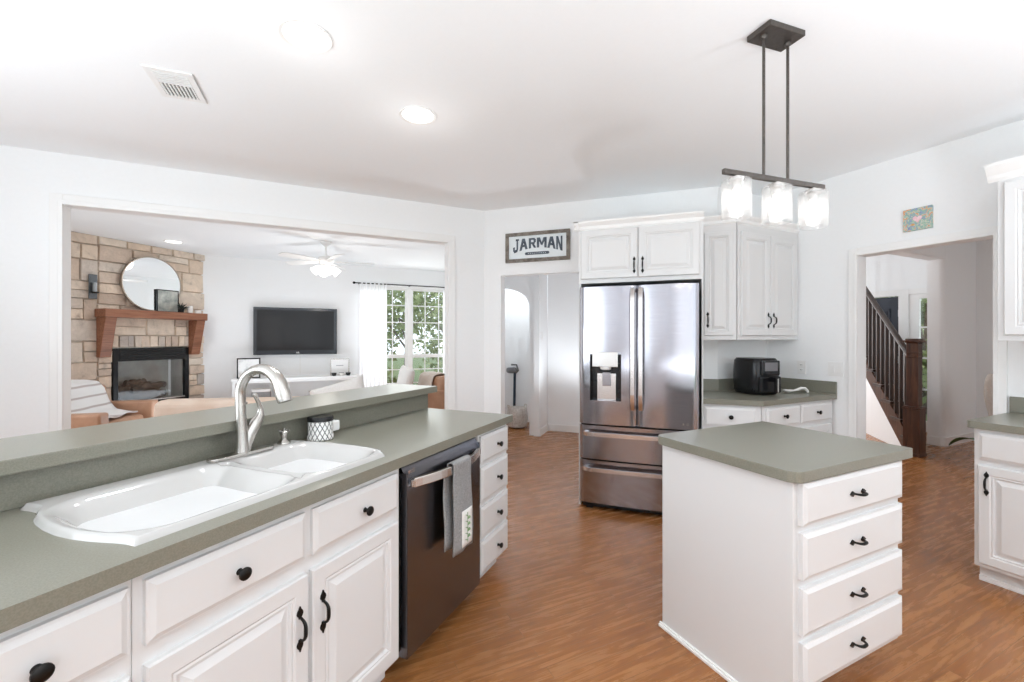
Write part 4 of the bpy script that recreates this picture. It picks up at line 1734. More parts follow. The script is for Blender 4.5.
def stone_wall():
    S0, S1 = 0.0, s_of(203.8)
    sa, sb = s_of(111.0), s_of(187.5)
    fz0, fz1 = 0.33, 1.255
    t = bpy.data.objects.new('wall_fireplace', None)
    COL.objects.link(t)
    t['kind'] = 'structure'
    t.location = (FO[0], FO[1], 0)
    t.rotation_euler = (0, 0, FR)
    bm = BM()
    box(bm, S0, sa, 0.0, 0.35, 0, H)
    box(bm, sb, S1, 0.0, 0.35, 0, H)
    box(bm, sa, sb, 0.0, 0.35, fz1, H)
    box(bm, sa, sb, 0.0, 0.35, 0, fz0)
    obj('backing', bm, M['mortar'], t)
    bm = BM()
    rnd = random.Random(11)

    def stone(x0, x1, z0, z1):
        g = 0.004
        x0, x1, z0, z1 = x0 + g, x1 - g, z0 + g, z1 - g
        if x1 - x0 < 0.03 or z1 - z0 < 0.02:
            return
        d = 0.018 + rnd.random() * 0.02
        j = lambda: (rnd.random() - 0.5) * 0.012
        a = [(x0 + j(), 0.0, z0 + j()), (x1 + j(), 0.0, z0 + j()), (x1 + j(), 0.0, z1 + j()), (x0 + j(), 0.0, z1 + j())]
        lo = [bm.verts.new(p) for p in a]
        cx, cz = (x0 + x1) / 2, (z0 + z1) / 2
        hi = [bm.verts.new((cx + (p[0] - cx) * 0.93, -d + j() * 0.6, cz + (p[2] - cz) * 0.93)) for p in a]
        bm.faces.new(hi)
        for k in range(4):
            bm.faces.new((lo[k], lo[(k + 1) % 4], hi[(k + 1) % 4], hi[k]))

    def fill(x0, x1, z0, z1, hmin=0.14, hmax=0.30, wmin=0.15, wmax=0.46):
        z = z0
        while z < z1 - 0.02:
            hgt = min(rnd.uniform(hmin, hmax), z1 - z)
            if z1 - z - hgt < 0.07:
                hgt = z1 - z
            x = x0
            while x < x1 - 0.02:
                w = rnd.uniform(wmin, wmax)
                if x1 - x - w < 0.1:
                    w = x1 - x
                w = min(w, x1 - x)
                if hgt > 0.17 and rnd.random() < 0.45:
                    k = rnd.uniform(0.4, 0.6)
                    stone(x, x + w, z, z + hgt * k)
                    stone(x, x + w, z + hgt * k, z + hgt)
                else:
                    stone(x, x + w, z, z + hgt)
                x += w
            z += hgt
    sl = s_of(96.5)
    fill(S0, sl, 0, H)
    fill(sl, sa, 0, fz1 + 0.17)
    fill(sb, S1, 0, fz1 + 0.17, wmin=0.12, wmax=0.2)
    fill(sa, sb, 0, fz0)
    # soldier course above the firebox
    x = sa
    while x < sb - 0.01:
        w = min(rnd.uniform(0.075, 0.11), sb - x)
        if sb - x - w < 0.05:
            w = sb - x
        stone(x, x + w, fz1, fz1 + 0.17)
        x += w
    fill(sl, S1, fz1 + 0.17, H)
    o = obj('stone_facing', bm, M['stone'], t, keep=True)
    return sa, sb, fz0, fz1, sl, S1


sa, sb, fz0, fz1, sl, S1 = stone_wall()
# side wall between fireplace and far wall
wall('wall_living_corner', 0.35, 0.1, [], (FPW(S1 - 0.02)[0], FPW(S1 - 0.02)[1], 0), radians(20))


def firebox():
    t = thing('fireplace_insert', 'black framed gas fireplace with glass front and logs in the stone wall', 'fireplace', FPW(sa + 0.005), FR)
    W = sb - sa - 0.01
    f = 0.055
    bm = BM()
    box(bm, 0, f, -0.04, 0.02, fz0, fz1 - 0.01)
    box(bm, W - f, W, -0.04, 0.02, fz0, fz1 - 0.01)
    box(bm, f, W - f, -0.04, 0.02, fz1 - 0.19, fz1 - 0.01)
    box(bm, f, W - f, -0.04, 0.02, fz0, fz0 + 0.15)
    obj('frame', bm, M['blackp'], t, bevel=0.003)
    bm = BM()
    for k in range(5):
        z = fz1 - 0.165 + 0.028 * k
        box(bm, f + 0.02, W - f - 0.02, -0.048, -0.040, z, z + 0.012)
    obj('grille', bm, M['dark'], t)
    bm = BM()
    a0, a1, z0, z1 = f, W - f, fz0 + 0.15, fz1 - 0.19
    box(bm, a0, a1, 0.30, 0.33, z0, z1)
    box(bm, a0, a0 + 0.01, 0.02, 0.30, z0, z1)
    box(bm, a1 - 0.01, a1, 0.02, 0.30, z0, z1)
    box(bm, a0, a1, 0.02, 0.30, z0 - 0.01, z0)
    box(bm, a0, a1, 0.02, 0.30, z1, z1 + 0.01)
    obj('liner', bm, M['firebrick'], t)
    bm = BM(); box(bm, f, W - f, -0.036, -0.020, z0 - 0.005, z0 + 0.018)
    obj('sill', bm, M['silver'], t)
    bm = BM(); box(bm, f, W - f, 0.004, 0.008, z0, z1)
    obj('glass', bm, M['pane'], t)
    rnd = random.Random(5)
    specs = [((0.10, 0.20, 0.06), (W - 0.22, 0.18, 0.08), 0.055), ((0.16, 0.13, 0.07), (W - 0.35, 0.10, 0.05), 0.045),
             ((0.14, 0.22, 0.18), (W - 0.45, 0.14, 0.20), 0.045), ((0.30, 0.12, 0.16), (W - 0.2, 0.22, 0.20), 0.04), ((0.25, 0.18, 0.25), (W - 0.5, 0.16, 0.27), 0.035)]
    for p, q, r in [(a, b, c * 1.25) for a, b, c in specs]:
        bm = BM()
        pts = [Vector(p).lerp(Vector(q), k / 8) + Vector((0, rnd.uniform(-.008, .008), rnd.uniform(-.012, .012))) for k in range(9)]
        tube(bm, [(v.x, v.y, v.z + z0) for v in pts], [r * rnd.uniform(0.8, 1.15) for _ in pts], 10)
        obj('log', bm, M['log'], t, smooth=True)


firebox()


def mantel():
    s0, s1 = s_of(96) - 0.035, s_of(208) - 0.19
    t = thing('mantel_shelf', 'reddish brown wooden mantel beam on angled corbels across the stone wall', 'mantel', FPW(s0), FR)
    W = s1 - s0
    bm = BM(); box(bm, 0, W, -0.26, -0.03, 1.665, 1.775)
    obj('shelf', bm, M['mantel'], t, bevel=0.008)
    for x in (0.02, W - 0.145):
        bm = BM()
        prism(bm, [(-0.03, 1.13), (-0.10, 1.13), (-0.23, 1.665), (-0.03, 1.665)], x, x + 0.13, 'yz')
        obj('corbel', bm, M['mantel'], t, bevel=0.006)
    return s0, s1


ms0, ms1 = mantel()


def round_mirror():
    s = (s_of(122) + s_of(181)) / 2 - 0.055
    R = (s_of(181) - s_of(122)) / 2
    t = thing('round_mirror', 'round mirror with thin metal frame above the mantel', 'mirror', FPW(s, 0.07, 2.175), FR)
    # leans back a touch on the stone
    bm = BM(); lathe(bm, [(0, 0.0), (R - 0.01, 0.0), (R - 0.01, 0.012), (0, 0.012)], 64, (0, -0.015, 0), 'y')
    obj('glass', bm, M['mirror'], t)
    bm = BM()
    lathe(bm, [(R - 0.012, -0.02), (R, -0.02), (R, 0.015), (R - 0.012, 0.015), (R - 0.012, -0.02)], 64, (0, 0, 0), 'y')
    bmesh.ops.delete(bm, geom=[f for f in bm.faces if len(f.verts) > 4], context='FACES_ONLY')
    obj('rim', bm, mat('brass_rim', (0.42, 0.36, 0.30), 0.35, 0.9), t, smooth=True)
    # mirror hangs facing the room centre: turn by eye, as in the photo it shows ceiling and pale wall
    return s


ms = round_mirror()


def mantel_items():
    s = s_of(167) - 0.06
    t = thing('photo_frame', 'dark framed portrait standing on the mantel before the mirror', 'picture frame', FPW(s, 0.12, 1.775), FR)
    bm = BM()
    w, h, f = 0.15, 0.33, 0.012
    box(bm, -w, w, 0, 0.02, 0, f); box(bm, -w, w, 0, 0.02, h - f, h)
    box(bm, -w, -w + f, 0, 0.02, f, h - f); box(bm, w - f, w, 0, 0.02, f, h - f)
    obj('frame', bm, M['blackp'], t)
    bm = BM(); box(bm, -w + f, w - f, 0.004, 0.015, f, h - f)
    obj('print', bm, noisy('old_photo', (0.16, 0.19, 0.18), (0.55, 0.55, 0.50), 9, 0.5), t)
    t = thing('dark_plant', 'small dark spiky plant on the mantel before the portrait', 'plant', FPW(s + 0.13, 0.205, 1.775), FR)
    bm = BM(); lathe(bm, [(0.03, 0), (0.04, 0.05), (0.035, 0.05), (0, 0.04)], 16)
    obj('pot', bm, M['blackp'], t)
    bm = BM()
    rnd = random.Random(3)
    for k in range(26):
        a, l = rnd.uniform(0, 2 * pi), rnd.uniform(0.07, 0.13)
        e = rnd.uniform(0.3, 1.4)
        tube(bm, [(0, 0, 0.04), (l * 0.5 * cos(a) * cos(e), l * .5 * sin(a) * cos(e), 0.04 + l * 0.6 * sin(e)), (l * cos(a) * cos(e), l * sin(a) * cos(e), 0.04 + l * sin(e))], [0.006, 0.007, 0.001], 5)
    obj('leaves', bm, mat('dark_leaf', (0.015, 0.02, 0.015), 0.6), t)
    for nm, lb, ds, r, h in (('candle', 'tall white pillar candle on the mantel right of the portrait', 0.30, 0.035, 0.11), ('candle', 'short wide white candle at the right end of the mantel', 0.42, 0.045, 0.05)):
        t = thing(nm, lb, 'candle', FPW(s + ds, 0.15, 1.775), FR)
        bm = BM(); lathe(bm, [(r, 0), (r, h), (r * 0.85, h + 0.003), (0, h - 0.002)], 20)
        obj('wax', bm, M['ceramic'], t, smooth=True)
        bm = BM(); tube(bm, [(0, 0, h - 0.002), (0.001, 0, h + 0.012)], 0.0015, 6)
        obj('wick', bm, M['dark'], t)
    # sconce on stone at left
    t = thing('wall_sconce', 'narrow dark metal holder fixed to the stone left of the mirror', 'wall sconce', FPW(s_of(90), 0.055, 2.06), FR)
    bm = BM(); box(bm, -0.045, 0.045, -0.012, 0, -0.16, 0.16)
    obj('back_plate', bm, mat('grey_iron', (0.12, 0.13, 0.14), 0.4, 0.8), t, bevel=0.004)
    bm = BM(); lathe(bm, [(0.02, -0.09), (0.045, -0.08), (0.045, -0.07), (0.0, -0.068)], 18, (0, -0.05, 0)); box(bm, -0.01, 0.01, -0.05, -0.012, -0.09, -0.08)
    obj('cup', bm, M['black'], t)
    bm = BM(); lathe(bm, [(0.022, -0.07), (0.022, 0.05), (0, 0.05)], 14, (0, -0.05, 0))
    obj('candle', bm, mat('grey_wax', (0.35, 0.38, 0.4), 0.5), t)


mantel_items()


# ------------------------------------------------------------------ far wall of the living room
def tv():
    t = thing('television', 'black flat screen television mounted on the living room wall', 'television', (-0.105, 8.44, 1.51), 0)
    w, h = 0.652, 0.405
    bm = BM(); box(bm, -w, w, 0, 0.06, -h, h)
    obj('housing', bm, mat('tv_bezel', (0.02, 0.022, 0.028), 0.15), t, bevel=0.01, seg=3)
    bm = BM(); box(bm, -w + 0.05, w - 0.05, -0.003, 0.0, -h + 0.075, h - 0.045)
    obj('screen', bm, M['glassblack'], t)
    bm = BM(); box(bm, -0.2, 0.2, 0.06, 0.108, -0.15, 0.15)
    obj('bracket', bm, M['dark'], t)
    lo = text_mesh('logo', 'LG', 0.035, M['silver'], t, 0.001)
    lo.location = (0.02, -0.002, -h + 0.033)
    lo.location.y = -0.001


tv()
bm = BM(); box(bm, -0.012, 0.012, 0, 0.012, 0.75, 1.12)
tag(obj('cable_cover', bm, M['white_plastic'], loc=(-0.05, 8.536, 0)), 'thin vertical white cable cover below the television', 'cable cover')


def console():
    t = thing('console_table', 'long narrow white console table under the television', 'table', (-0.06, 8.25, 0), 0)
    bm = BM(); box(bm, -0.97, 0.97, -0.18, 0.18, 0.70, 0.735)
    obj('tabletop', bm, M['white_plastic'], t, bevel=0.004)
    for x in (-0.95, 0.91):
        for y in (-0.17, 0.13):
            boxo('leg', (x, x + 0.04, y, y + 0.04, 0, 0.70), M['white_plastic'], t)
    boxo('apron', (-0.93, 0.93, -0.16, -0.145, 0.665, 0.70), M['white_plastic'], t)
    boxo('shelf', (-0.93, 0.93, -0.16, 0.16, 0.20, 0.225), M['white_plastic'], t)


console()


def frames():
    t = thing('picture_frame', 'black framed white print on the left end of the console table', 'picture frame', (-0.80, 8.22, 0.735), 0)
    w, h, f = 0.165, 0.33, 0.018
    bm = BM()
    box(bm, -w, w, 0, 0.02, 0, f); box(bm, -w, w, 0, 0.02, h - f, h)
    box(bm, -w, -w + f, 0, 0.02, f, h - f); box(bm, w - f, w, 0, 0.02, f, h - f)
    obj('frame', bm, M['blackp'], t)
    boxo('print', (-w + f, w - f, 0.005, 0.015, f, h - f), noisy('pale_print', (0.62, 0.63, 0.62), (0.85, 0.85, 0.84), 9, 0.5, lo=0.35, hi=0.5), t)
    t = thing('letter_board', 'small white board in a white frame at the right end of the console table', 'picture frame', (0.58, 8.22, 0.735), 0)
    w, h, f = 0.16, 0.30, 0.02
    bm = BM()
    box(bm, -w, w, 0, 0.02, 0, f); box(bm, -w, w, 0, 0.02, h - f, h)
    box(bm, -w, -w + f, 0, 0.02, f, h - f); box(bm, w - f, w, 0, 0.02, f, h - f)
    obj('frame', bm, M['silver'], t)
    boxo('board', (-w + f, w - f, 0.005, 0.015, f, h - f), M['white_plastic'], t)
    bm = BM(); box(bm, -0.06, 0.06, 0.003, 0.0055, 0.17, 0.18)
    obj('printed_line', bm, mat('grey_ink', (0.3, 0.3, 0.35), 0.6), t)
    for x, lb in ((0.48, 'small black pot at the foot of the white board, on its left'), (0.60, 'small white bowl with a dark rim before the white board'), (0.71, 'small black pot at the foot of the white board, on its right')):
        t = thing('small_bowl' if x == 0.60 else 'small_pot', lb, 'ornament', (x, 8.13, 0.735), 0)
        bm = BM(); lathe(bm, [(0.025, 0), (0.04, 0.03), (0.042, 0.05), (0.035, 0.05), (0, 0.03)], 18)
        obj('vessel', bm, M['ceramic'] if x == 0.60 else M['blackp'], t, smooth=True)
        bm = BM(); lathe(bm, [(0.042, 0.048), (0.044, 0.054), (0.038, 0.055)], 18)
        obj('rim', bm, M['blackp'], t, smooth=True)
    t = thing('tea_set_tray', 'low pale tray with a small brown figurine on the console table', 'ornament', (-0.42, 8.18, 0.735), 0)
    boxo('tray', (-0.13, 0.15, -0.05, 0.05, 0, 0.03), M['white_fabric'], t, 0.006)
    bm = BM(); blob(bm, (-0.03, 0, 0.055), (0.06, 0.03, 0.028), 0.8)
    obj('figurine', bm, M['log'], t, smooth='all')
    for x, m_, lb in ((-0.62, 'grey_fabric', 'grey storage bin on the shelf at the left under the console table'), (0.62, 'beige_fabric', 'beige storage bin on the shelf at the right under the console table')):
        t = thing('storage_bin', lb, 'bin', (x, 8.25, 0.225), 0)
        bm = BM()
        box(bm, -0.13, 0.13, -0.13, 0.13, 0, 0.33)
        obj('bin', bm, M[m_], t, bevel=0.01)
        boxo('cuff', (-0.134, 0.134, -0.134, 0.134, 0.29, 0.335), M['white_fabric'], t, 0.004)


frames()


def curtains():
    t = thing('curtain_rod', 'thin dark curtain rod above the living room window', 'curtain rod', (0, 8.42, 2.405), 0)
    bm = BM(); tube(bm, [(0.86, 0, 0), (2.85, 0, 0)], 0.010, 10)
    obj('rod', bm, M['black'], t, smooth=True)
    bm = BM(); lathe(bm, [(0, -0.05), (0.02, -0.04), (0.024, -0.02), (0.015, 0)], 14, (0.86, 0, 0), 'x')
    obj('finial', bm, M['black'], t, smooth=True)
    for x in (0.93, 1.86, 2.80):
        bm = BM(); box(bm, x - 0.008, x + 0.008, 0, 0.13, -0.012, 0.012)
        obj('bracket', bm, M['black'], t)
    for x0, x1, lb in ((0.92, 1.42, 'white gathered curtain hanging at the left of the living room window'), (2.51, 2.78, 'white curtain bunched at the right of the living room window')):
        t = thing('curtain', lb, 'curtain', (x0, 8.42, 0), 0)
        bm = BM()
        w = x1 - x0
        n = 60 if w > 0.3 else 30
        fr = w / 0.075
        grid(bm, lambda a, b: (w * a, 0.035 * sin(a * fr * 2 * pi) * (0.6 + 0.4 * (1 - b)), 0.02 + 2.40 * b), n, 12)
        obj('cloth', bm, M['curtain'], t, smooth='all')


curtains()


def fan():
    t = thing('ceiling_fan', 'white ceiling fan with tulip glass lights in the living room', 'ceiling fan', (0.288, 6.65, H), 0)
    bm = BM(); lathe(bm, [(0.07, 0), (0.07, -0.02), (0.03, -0.06), (0.012, -0.07), (0.012, -0.19), (0.05, -0.20), (0.10, -0.22), (0.11, -0.26), (0.09, -0.30), (0.06, -0.32), (0.06, -0.35), (0, -0.36)], 28)
    obj('motor', bm, M['white_plastic'], t, smooth=True)
    for k in range(5):
        a = 2 * pi * k / 5 - 0.09
        bm = BM()
        pr = [(0.09, 0.02), (0.16, 0.02), (0.2, 0.055), (0.6, 0.07), (0.65, 0.05), (0.655, 0.0), (0.65, -0.05), (0.6, -0.07), (0.2, -0.055), (0.16, -0.02), (0.09, -0.02)]
        lo = [(x * cos(a) - y * sin(a), x * sin(a) + y * cos(a), -0.275 + y * 0.22) for x, y in pr]
        v0 = [bm.verts.new(p) for p in lo]
        v1 = [bm.verts.new((p[0], p[1], p[2] + 0.008)) for p in lo]
        n = len(pr)
        bm.faces.new(v0[::-1]); bm.faces.new(v1)
        for i in range(n):
            bm.faces.new((v0[i], v0[(i + 1) % n], v1[(i + 1) % n], v1[i]))
        obj('blade', bm, M['white_plastic'], t)
    for k in range(4):
        a = 2 * pi * k / 4 + 0.2
        bm = BM()
        d = Vector((cos(a) * 0.75, sin(a) * 0.75, -0.66)).normalized()
        c = Vector((cos(a) * 0.07, sin(a) * 0.07, -0.35))
        pts = [c + d * q for q in (0, 0.02, 0.05, 0.09, 0.125)]
        tube(bm, [p[:] for p in pts], [0.02, 0.035, 0.048, 0.052, 0.062], 16)
        obj('lamp_shade', bm, M['frosted'], t, smooth=True)
    point_light('fan_light_glow', (0.288, 6.65, H - 0.62), 6.0, 0.12)


fan()


# ------------------------------------------------------------------ seating
def armchair(name, label, loc, rotz, m, W=1.0, D=0.90, arm_h=0.62, back_h=0.86, bd=0.22):
    """local front is -y"""
    t = thing(name, label, 'armchair', loc, rotz)
    bm = BM(); box(bm, -W / 2 + 0.15, W / 2 - 0.15, -D / 2 + 0.03, D / 2 - 0.1, 0.12, 0.34)
    obj('base', bm, M[m], t, bevel=0.02, seg=3)
    bm = BM(); blob(bm, (0, -0.05, 0.40), (W / 2 - 0.16, D / 2 - 0.08, 0.09), 0.35)
    obj('seat_cushion', bm, M[m], t, smooth='all')
    bm = BM()
    v = box(bm, -W / 2 + 0.1, W / 2 - 0.1, D / 2 - 0.02 - bd, D / 2 - 0.02, 0.12, back_h)
    for q in v:
        if q.co.z > 0.5:
            q.co.y += 0.06
    obj('backrest', bm, M[m], t, bevel=0.05, seg=4)
    for s in (-1, 1):
        x = s * (W / 2 - 0.08)
        bm = BM(); box(bm, x - 0.08, x + 0.08, -D / 2, D / 2 - 0.05, 0.10, arm_h)
        obj('arm', bm, M[m], t, bevel=0.025, seg=3)
    for sx in (-1, 1):
        for sy in (-1, 1):
            bm = BM(); tube(bm, [(sx * (W / 2 - 0.08), sy * (D / 2 - 0.1), 0.11), (sx * (W / 2 - 0.08), sy * (D / 2 - 0.1), 0)], [0.028, 0.018], 10)
            obj('leg', bm, M['stairdark'], t)
    return t


armchair('leather_armchair', 'brown leather armchair with striped throw in front of the stone fireplace', (-2.17, 6.36, 0), radians(80), 'leather', W=1.16, D=0.88, back_h=0.84, bd=0.44)


def throw():
    m = mat('striped_throw', (0.8, 0.8, 0.8), 0.9)
    v = coords(m, (1, 1, 1))
    sx = N(m, 'ShaderNodeSeparateXYZ')
    L(m, v, sx.inputs[0])
    a = N(m, 'ShaderNodeMath', operation='MULTIPLY'); a.inputs[1].default_value = 9.0
    L(m, sx.outputs[2], a.inputs[0])
    b = N(m, 'ShaderNodeMath', operation='FRACT')
    L(m, a.outputs[0], b.inputs[0])
    L(m, ramp(m, b.outputs[0], [(0.0, (0.80, 0.79, 0.78)), (0.5, (0.80, 0.79, 0.78)), (0.56, (0.50, 0.44, 0.42)), (0.68, (0.50, 0.44, 0.42)), (0.74, (0.8, 0.79, 0.78))]), bsdf(m).inputs['Base Color'])
    t = thing('striped_throw', 'white throw blanket with thin brown stripes draped over the leather armchair', 'blanket', (-2.17, 6.36, 0), radians(80))
    bm = BM()
    # from behind the back, over its top, down to the seat, spreading toward the near arm
    path = [(0.47, 0.87), (0.36, 0.885), (0.2, 0.885), (0.08, 0.87), (0.02, 0.80), (-0.03, 0.66), (-0.10, 0.56), (-0.22, 0.53), (-0.33, 0.52)]

    def f(a, b):
        q = b * (len(path) - 1)
        i = min(int(q), len(path) - 2)
        k = q - i
        y = path[i][0] * (1 - k) + path[i + 1][0] * k
        z = path[i][1] * (1 - k) + path[i + 1][1] * k
        x = -0.40 + 0.80 * a - 0.06 * b
        return (x, y, z + 0.012 * sin(a * 14 + b * 4))
    grid(bm, f, 24, 30)
    obj('blanket', bm, m, t, smooth='all', solid=0.012)


throw()


def sofa():
    cx, cy = -0.17, 5.01
    ang = radians(-16.8 + 180)
    t = thing('leather_sofa', 'long pale tan leather sofa seen from behind beyond the raised bar', 'sofa', (cx, cy, 0), ang)
    # local front is -y (after 180 turn it faces away from the kitchen)
    W, D = 2.0, 0.92
    bm = BM(); box(bm, -W / 2 + 0.12, W / 2 - 0.12, -D / 2 + 0.05, D / 2 - 0.12, 0.12, 0.34)
    obj('base', bm, M['leather_l'], t, bevel=0.02)
    bm = BM()
    box(bm, -W / 2 + 0.05, W / 2 - 0.05, D / 2 - 0.22, D / 2, 0.12, 0.825)
    obj('backrest', bm, M['leather_l'], t, bevel=0.06, seg=4)
    for k in range(3):
        x0 = -W / 2 + 0.16 + (W - 0.32) * k / 3
        x1 = x0 + (W - 0.32) / 3
        bm = BM(); blob(bm, ((x0 + x1) / 2, -0.06, 0.41), ((x1 - x0) / 2, D / 2 - 0.12, 0.09), 0.3)
        obj('seat_cushion', bm, M['leather_l'], t, smooth='all')
        bm = BM(); blob(bm, ((x0 + x1) / 2, D / 2 - 0.30, 0.59), ((x1 - x0) / 2, 0.10, 0.15), 0.35)
        obj('back_cushion', bm, M['leather_l'], t, smooth='all')
    for s in (-1, 1):
        bm = BM(); x = s * (W / 2 - 0.09); box(bm, x - 0.09, x + 0.09, -D / 2, D / 2 - 0.02, 0.1, 0.60)
        obj('arm', bm, M['leather_l'], t, bevel=0.05, seg=4)
    for sx in (-1, 1):
        for sy in (-1, 1):
            boxo('leg', (sx * (W / 2 - 0.12) - 0.03, sx * (W / 2 - 0.12) + 0.03, sy * (D / 2 - 0.1) - 0.03, sy * (D / 2 - 0.1) + 0.03, 0, 0.12), M['stairdark'], t)
    return t


sofa()


def cushion(name, label, loc, rot, r, m, cat='pillow'):
    bm = BM()
    n = 20

    def f(side):
        def g(a, b):
            x, y = 2 * a - 1, 2 * b - 1
            th = max(0, (1 - x ** 4) * (1 - y ** 4)) ** 0.5
            sx = 1 - 0.07 * (1 - y * y) * 1.0
            sy = 1 - 0.07 * (1 - x * x)
            return (x * r[0] * sx, side * r[1] * th, y * r[2] * sy)
        return g
    grid(bm, f(-1), n, n)
    grid(bm, f(1), n, n)
    o = obj(name, bm, M[m], smooth='all', loc=loc)
    o.rotation_euler = rot
    return tag(o, label, cat)


cushion('throw_pillow', 'big white pillow leaning on the sofa at its right end', (0.36, 5.10, 0.74), (radians(-12), radians(-17), radians(-16)), (0.30, 0.09, 0.17), 'white_fabric')
armchair('leather_armchair', 'brown leather armchair by the living room window at the opening edge', (1.56, 6.75, 0), radians(-80), 'leather', W=0.95, D=0.85, arm_h=0.60, back_h=0.80)
cushion('throw_pillow', 'white and blue pillow on the armchair by the window', (1.44, 6.85, 0.74), (radians(-10), radians(8), radians(-80)), (0.22, 0.08, 0.20), 'white_fabric')


def beige_throw():
    t = thing('beige_throw', 'beige throw draped over the back of the armchair by the window', 'blanket', (1.56, 6.75, 0), radians(-80))
    bm = BM()
    path = [(0.495, 0.50), (0.49, 0.70), (0.485, 0.80), (0.44, 0.828), (0.36, 0.832), (0.27, 0.825), (0.215, 0.79), (0.17, 0.62), (0.15, 0.52)]

    def f(a, b):
        q = b * (len(path) - 1)
        i = min(int(q), len(path) - 2)
        k = q - i
        return (-0.28 + 0.5 * a, path[i][0] * (1 - k) + path[i + 1][0] * k + 0.006 * sin(a * 16), path[i][1] * (1 - k) + path[i + 1][1] * k + 0.006 * sin(a * 13))
    grid(bm, f, 20, 28)
    obj('blanket', bm, M['beige_fabric'], t, smooth='all', solid=0.012)


beige_throw()


# ------------------------------------------------------------------ hall beyond the doorway
def broom():
    # basket with a stick vacuum standing in it
    t = thing('woven_basket', 'pale woven basket on the hall floor seen through the doorway', 'basket', (3.0, 6.06, 0), 0)
    bm = BM()
    lathe(bm, [(0.10, 0), (0.15, 0.03), (0.165, 0.15), (0.15, 0.30), (0.14, 0.315), (0.13, 0.30), (0.14, 0.15), (0.10, 0.03), (0, 0.02)], 32)
    obj('body', bm, M['pot'], t, smooth=True)
    bm = BM()
    for s in (-1, 1):
        tube(bm, [(s * 0.13, -0.05, 0.29), (s * 0.15, -0.03, 0.35), (s * 0.15, 0.03, 0.35), (s * 0.13, 0.05, 0.29)], 0.010, 8)
    obj('handle', bm, M['pot'], t, smooth=True)
    t = thing('stick_vacuum', 'dark stick vacuum leaning on the hall wall above the basket', 'vacuum', (3.12, 6.42, 0), R45)
    bm = BM(); tube(bm, [(0, 0, 0.06), (0, 0.03, 0.85)], 0.022, 12)
    obj('tube', bm, mat('dark_blue_metal', (0.03, 0.045, 0.07), 0.3, 0.6), t, smooth=True)
    bm = BM(); box(bm, -0.12, 0.12, -0.08, 0.06, 0, 0.07)
    obj('floor_head', bm, M['blackp'], t, bevel=0.02, seg=3)
    bm = BM()
    blob(bm, (-0.05, 0.02, 0.86), (0.09, 0.045, 0.05), 0.6)
    tube(bm, [(0.0, 0.03, 0.80), (0.06, 0.03, 0.86), (0.03, 0.03, 0.95), (-0.06, 0.03, 0.95)], 0.015, 8)
    obj('motor_unit', bm, mat('vacuum_grey', (0.16, 0.16, 0.17), 0.3, 0.4), t, smooth='all')


broom()
plate('light_switch', 'single white light switch on the hall wall beyond the doorway', 'light switch', (3.10, 5.46, 1.42), radians(45), 0.075, 0.118, 1)


# ------------------------------------------------------------------ staircase
def stairs():
    t = thing('staircase', 'dark wood staircase with newel post and balusters beyond the right doorway', 'staircase', (6.50, 2.575, 0), FR)
    # local x ascends (world +45deg), near side toward +y
    run, rise, n = 0.25, 0.19, 9
    w = 0.15
    bm = BM()
    box(bm, -0.10, 0.10, -0.10, 0.10, 0, 0.01)
    bm.free()
    nw = bpy.data.objects.new('newel_post', None)
    COL.objects.link(nw)
    nw.parent = t
    nw.rotation_euler = (0, 0, -FR)
    nw.location = (0, 0, 0)

    def post(nm, segs, m='stairwood'):
        bm = BM()
        for hw, z0, z1 in segs:
            box(bm, -hw, hw, -hw, hw, z0, z1)
        return obj(nm, bm, M[m], nw, bevel=0.006)
    post('plinth', [(0.079, 0, 0.55), (0.086, 0, 0.04), (0.088, 0.55, 0.570), (0.080, 0.570, 0.585)])
    post('shaft', [(0.056, 0.585, 1.33), (0.063, 1.16, 1.175), (0.063, 1.21, 1.222)])
    post('cap', [(0.066, 1.33, 1.342), (0.082, 1.342, 1.360), (0.062, 1.360, 1.380)])
    # treads
    for k in range(n):
        x0 = 0.02 + run * k
        z = rise * (k + 1)
        bm = BM(); box(bm, x0 - 0.03, x0 + run, -(w if k else 0.03), 0.035, z - 0.035, z)
        obj('tread', bm, M['stairdark'], t, bevel=0.006)
        bm = BM(); box(bm, x0, x0 + 0.02, -(w if k else 0.03), 0, z - rise, z - 0.035)
        obj('riser', bm, M['stairdark'], t)
        for j in range(2):
            x = x0 + 0.05 + 0.125 * j
            zt = 1.06 + (x - 0.0) * rise / run - 0.01
            bm = BM(); box(bm, x - 0.017, x + 0.017, -0.022, 0.012, z, zt)
            obj('baluster', bm, M['stairdark'], t, bevel=0.002)
    # stringer and dry wall below
    bm = BM()
    L_ = run * n
    prism(bm, [(0.02, 0.0), (0.20, 0.0), (L_, L_ * rise / run - 0.15), (L_, L_ * rise / run + 0.02), (0.02, 0.14)], -0.012, 0.012, 'xz')
    obj('stringer', bm, M['stairwood'], t)
    bm = BM()
    prism(bm, [(0.22, 0.0), (L_, 0.0), (L_, L_ * rise / run - 0.16)], -w + 0.02, 0.004, 'xz')
    obj('side_panel', bm, M['wall'], t)
    # rail
    bm = BM()
    vs = []
    for x in (0.05, L_):
        z = 1.065 + x * rise / run
        vs.append([bm.verts.new((x, -0.005 + a, z + b)) for a, b in ((-0.03, 0), (0.03, 0), (0.034, 0.03), (0.02, 0.055), (-0.02, 0.055), (-0.034, 0.03))])
    for k in range(6):
        bm.faces.new((vs[0][k], vs[0][(k + 1) % 6], vs[1][(k + 1) % 6], vs[1][k]))
    bm.faces.new(vs[0][::-1]); bm.faces.new(vs[1])
    obj('handrail', bm, M['stairdark'], t, bevel=0.003)


stairs()


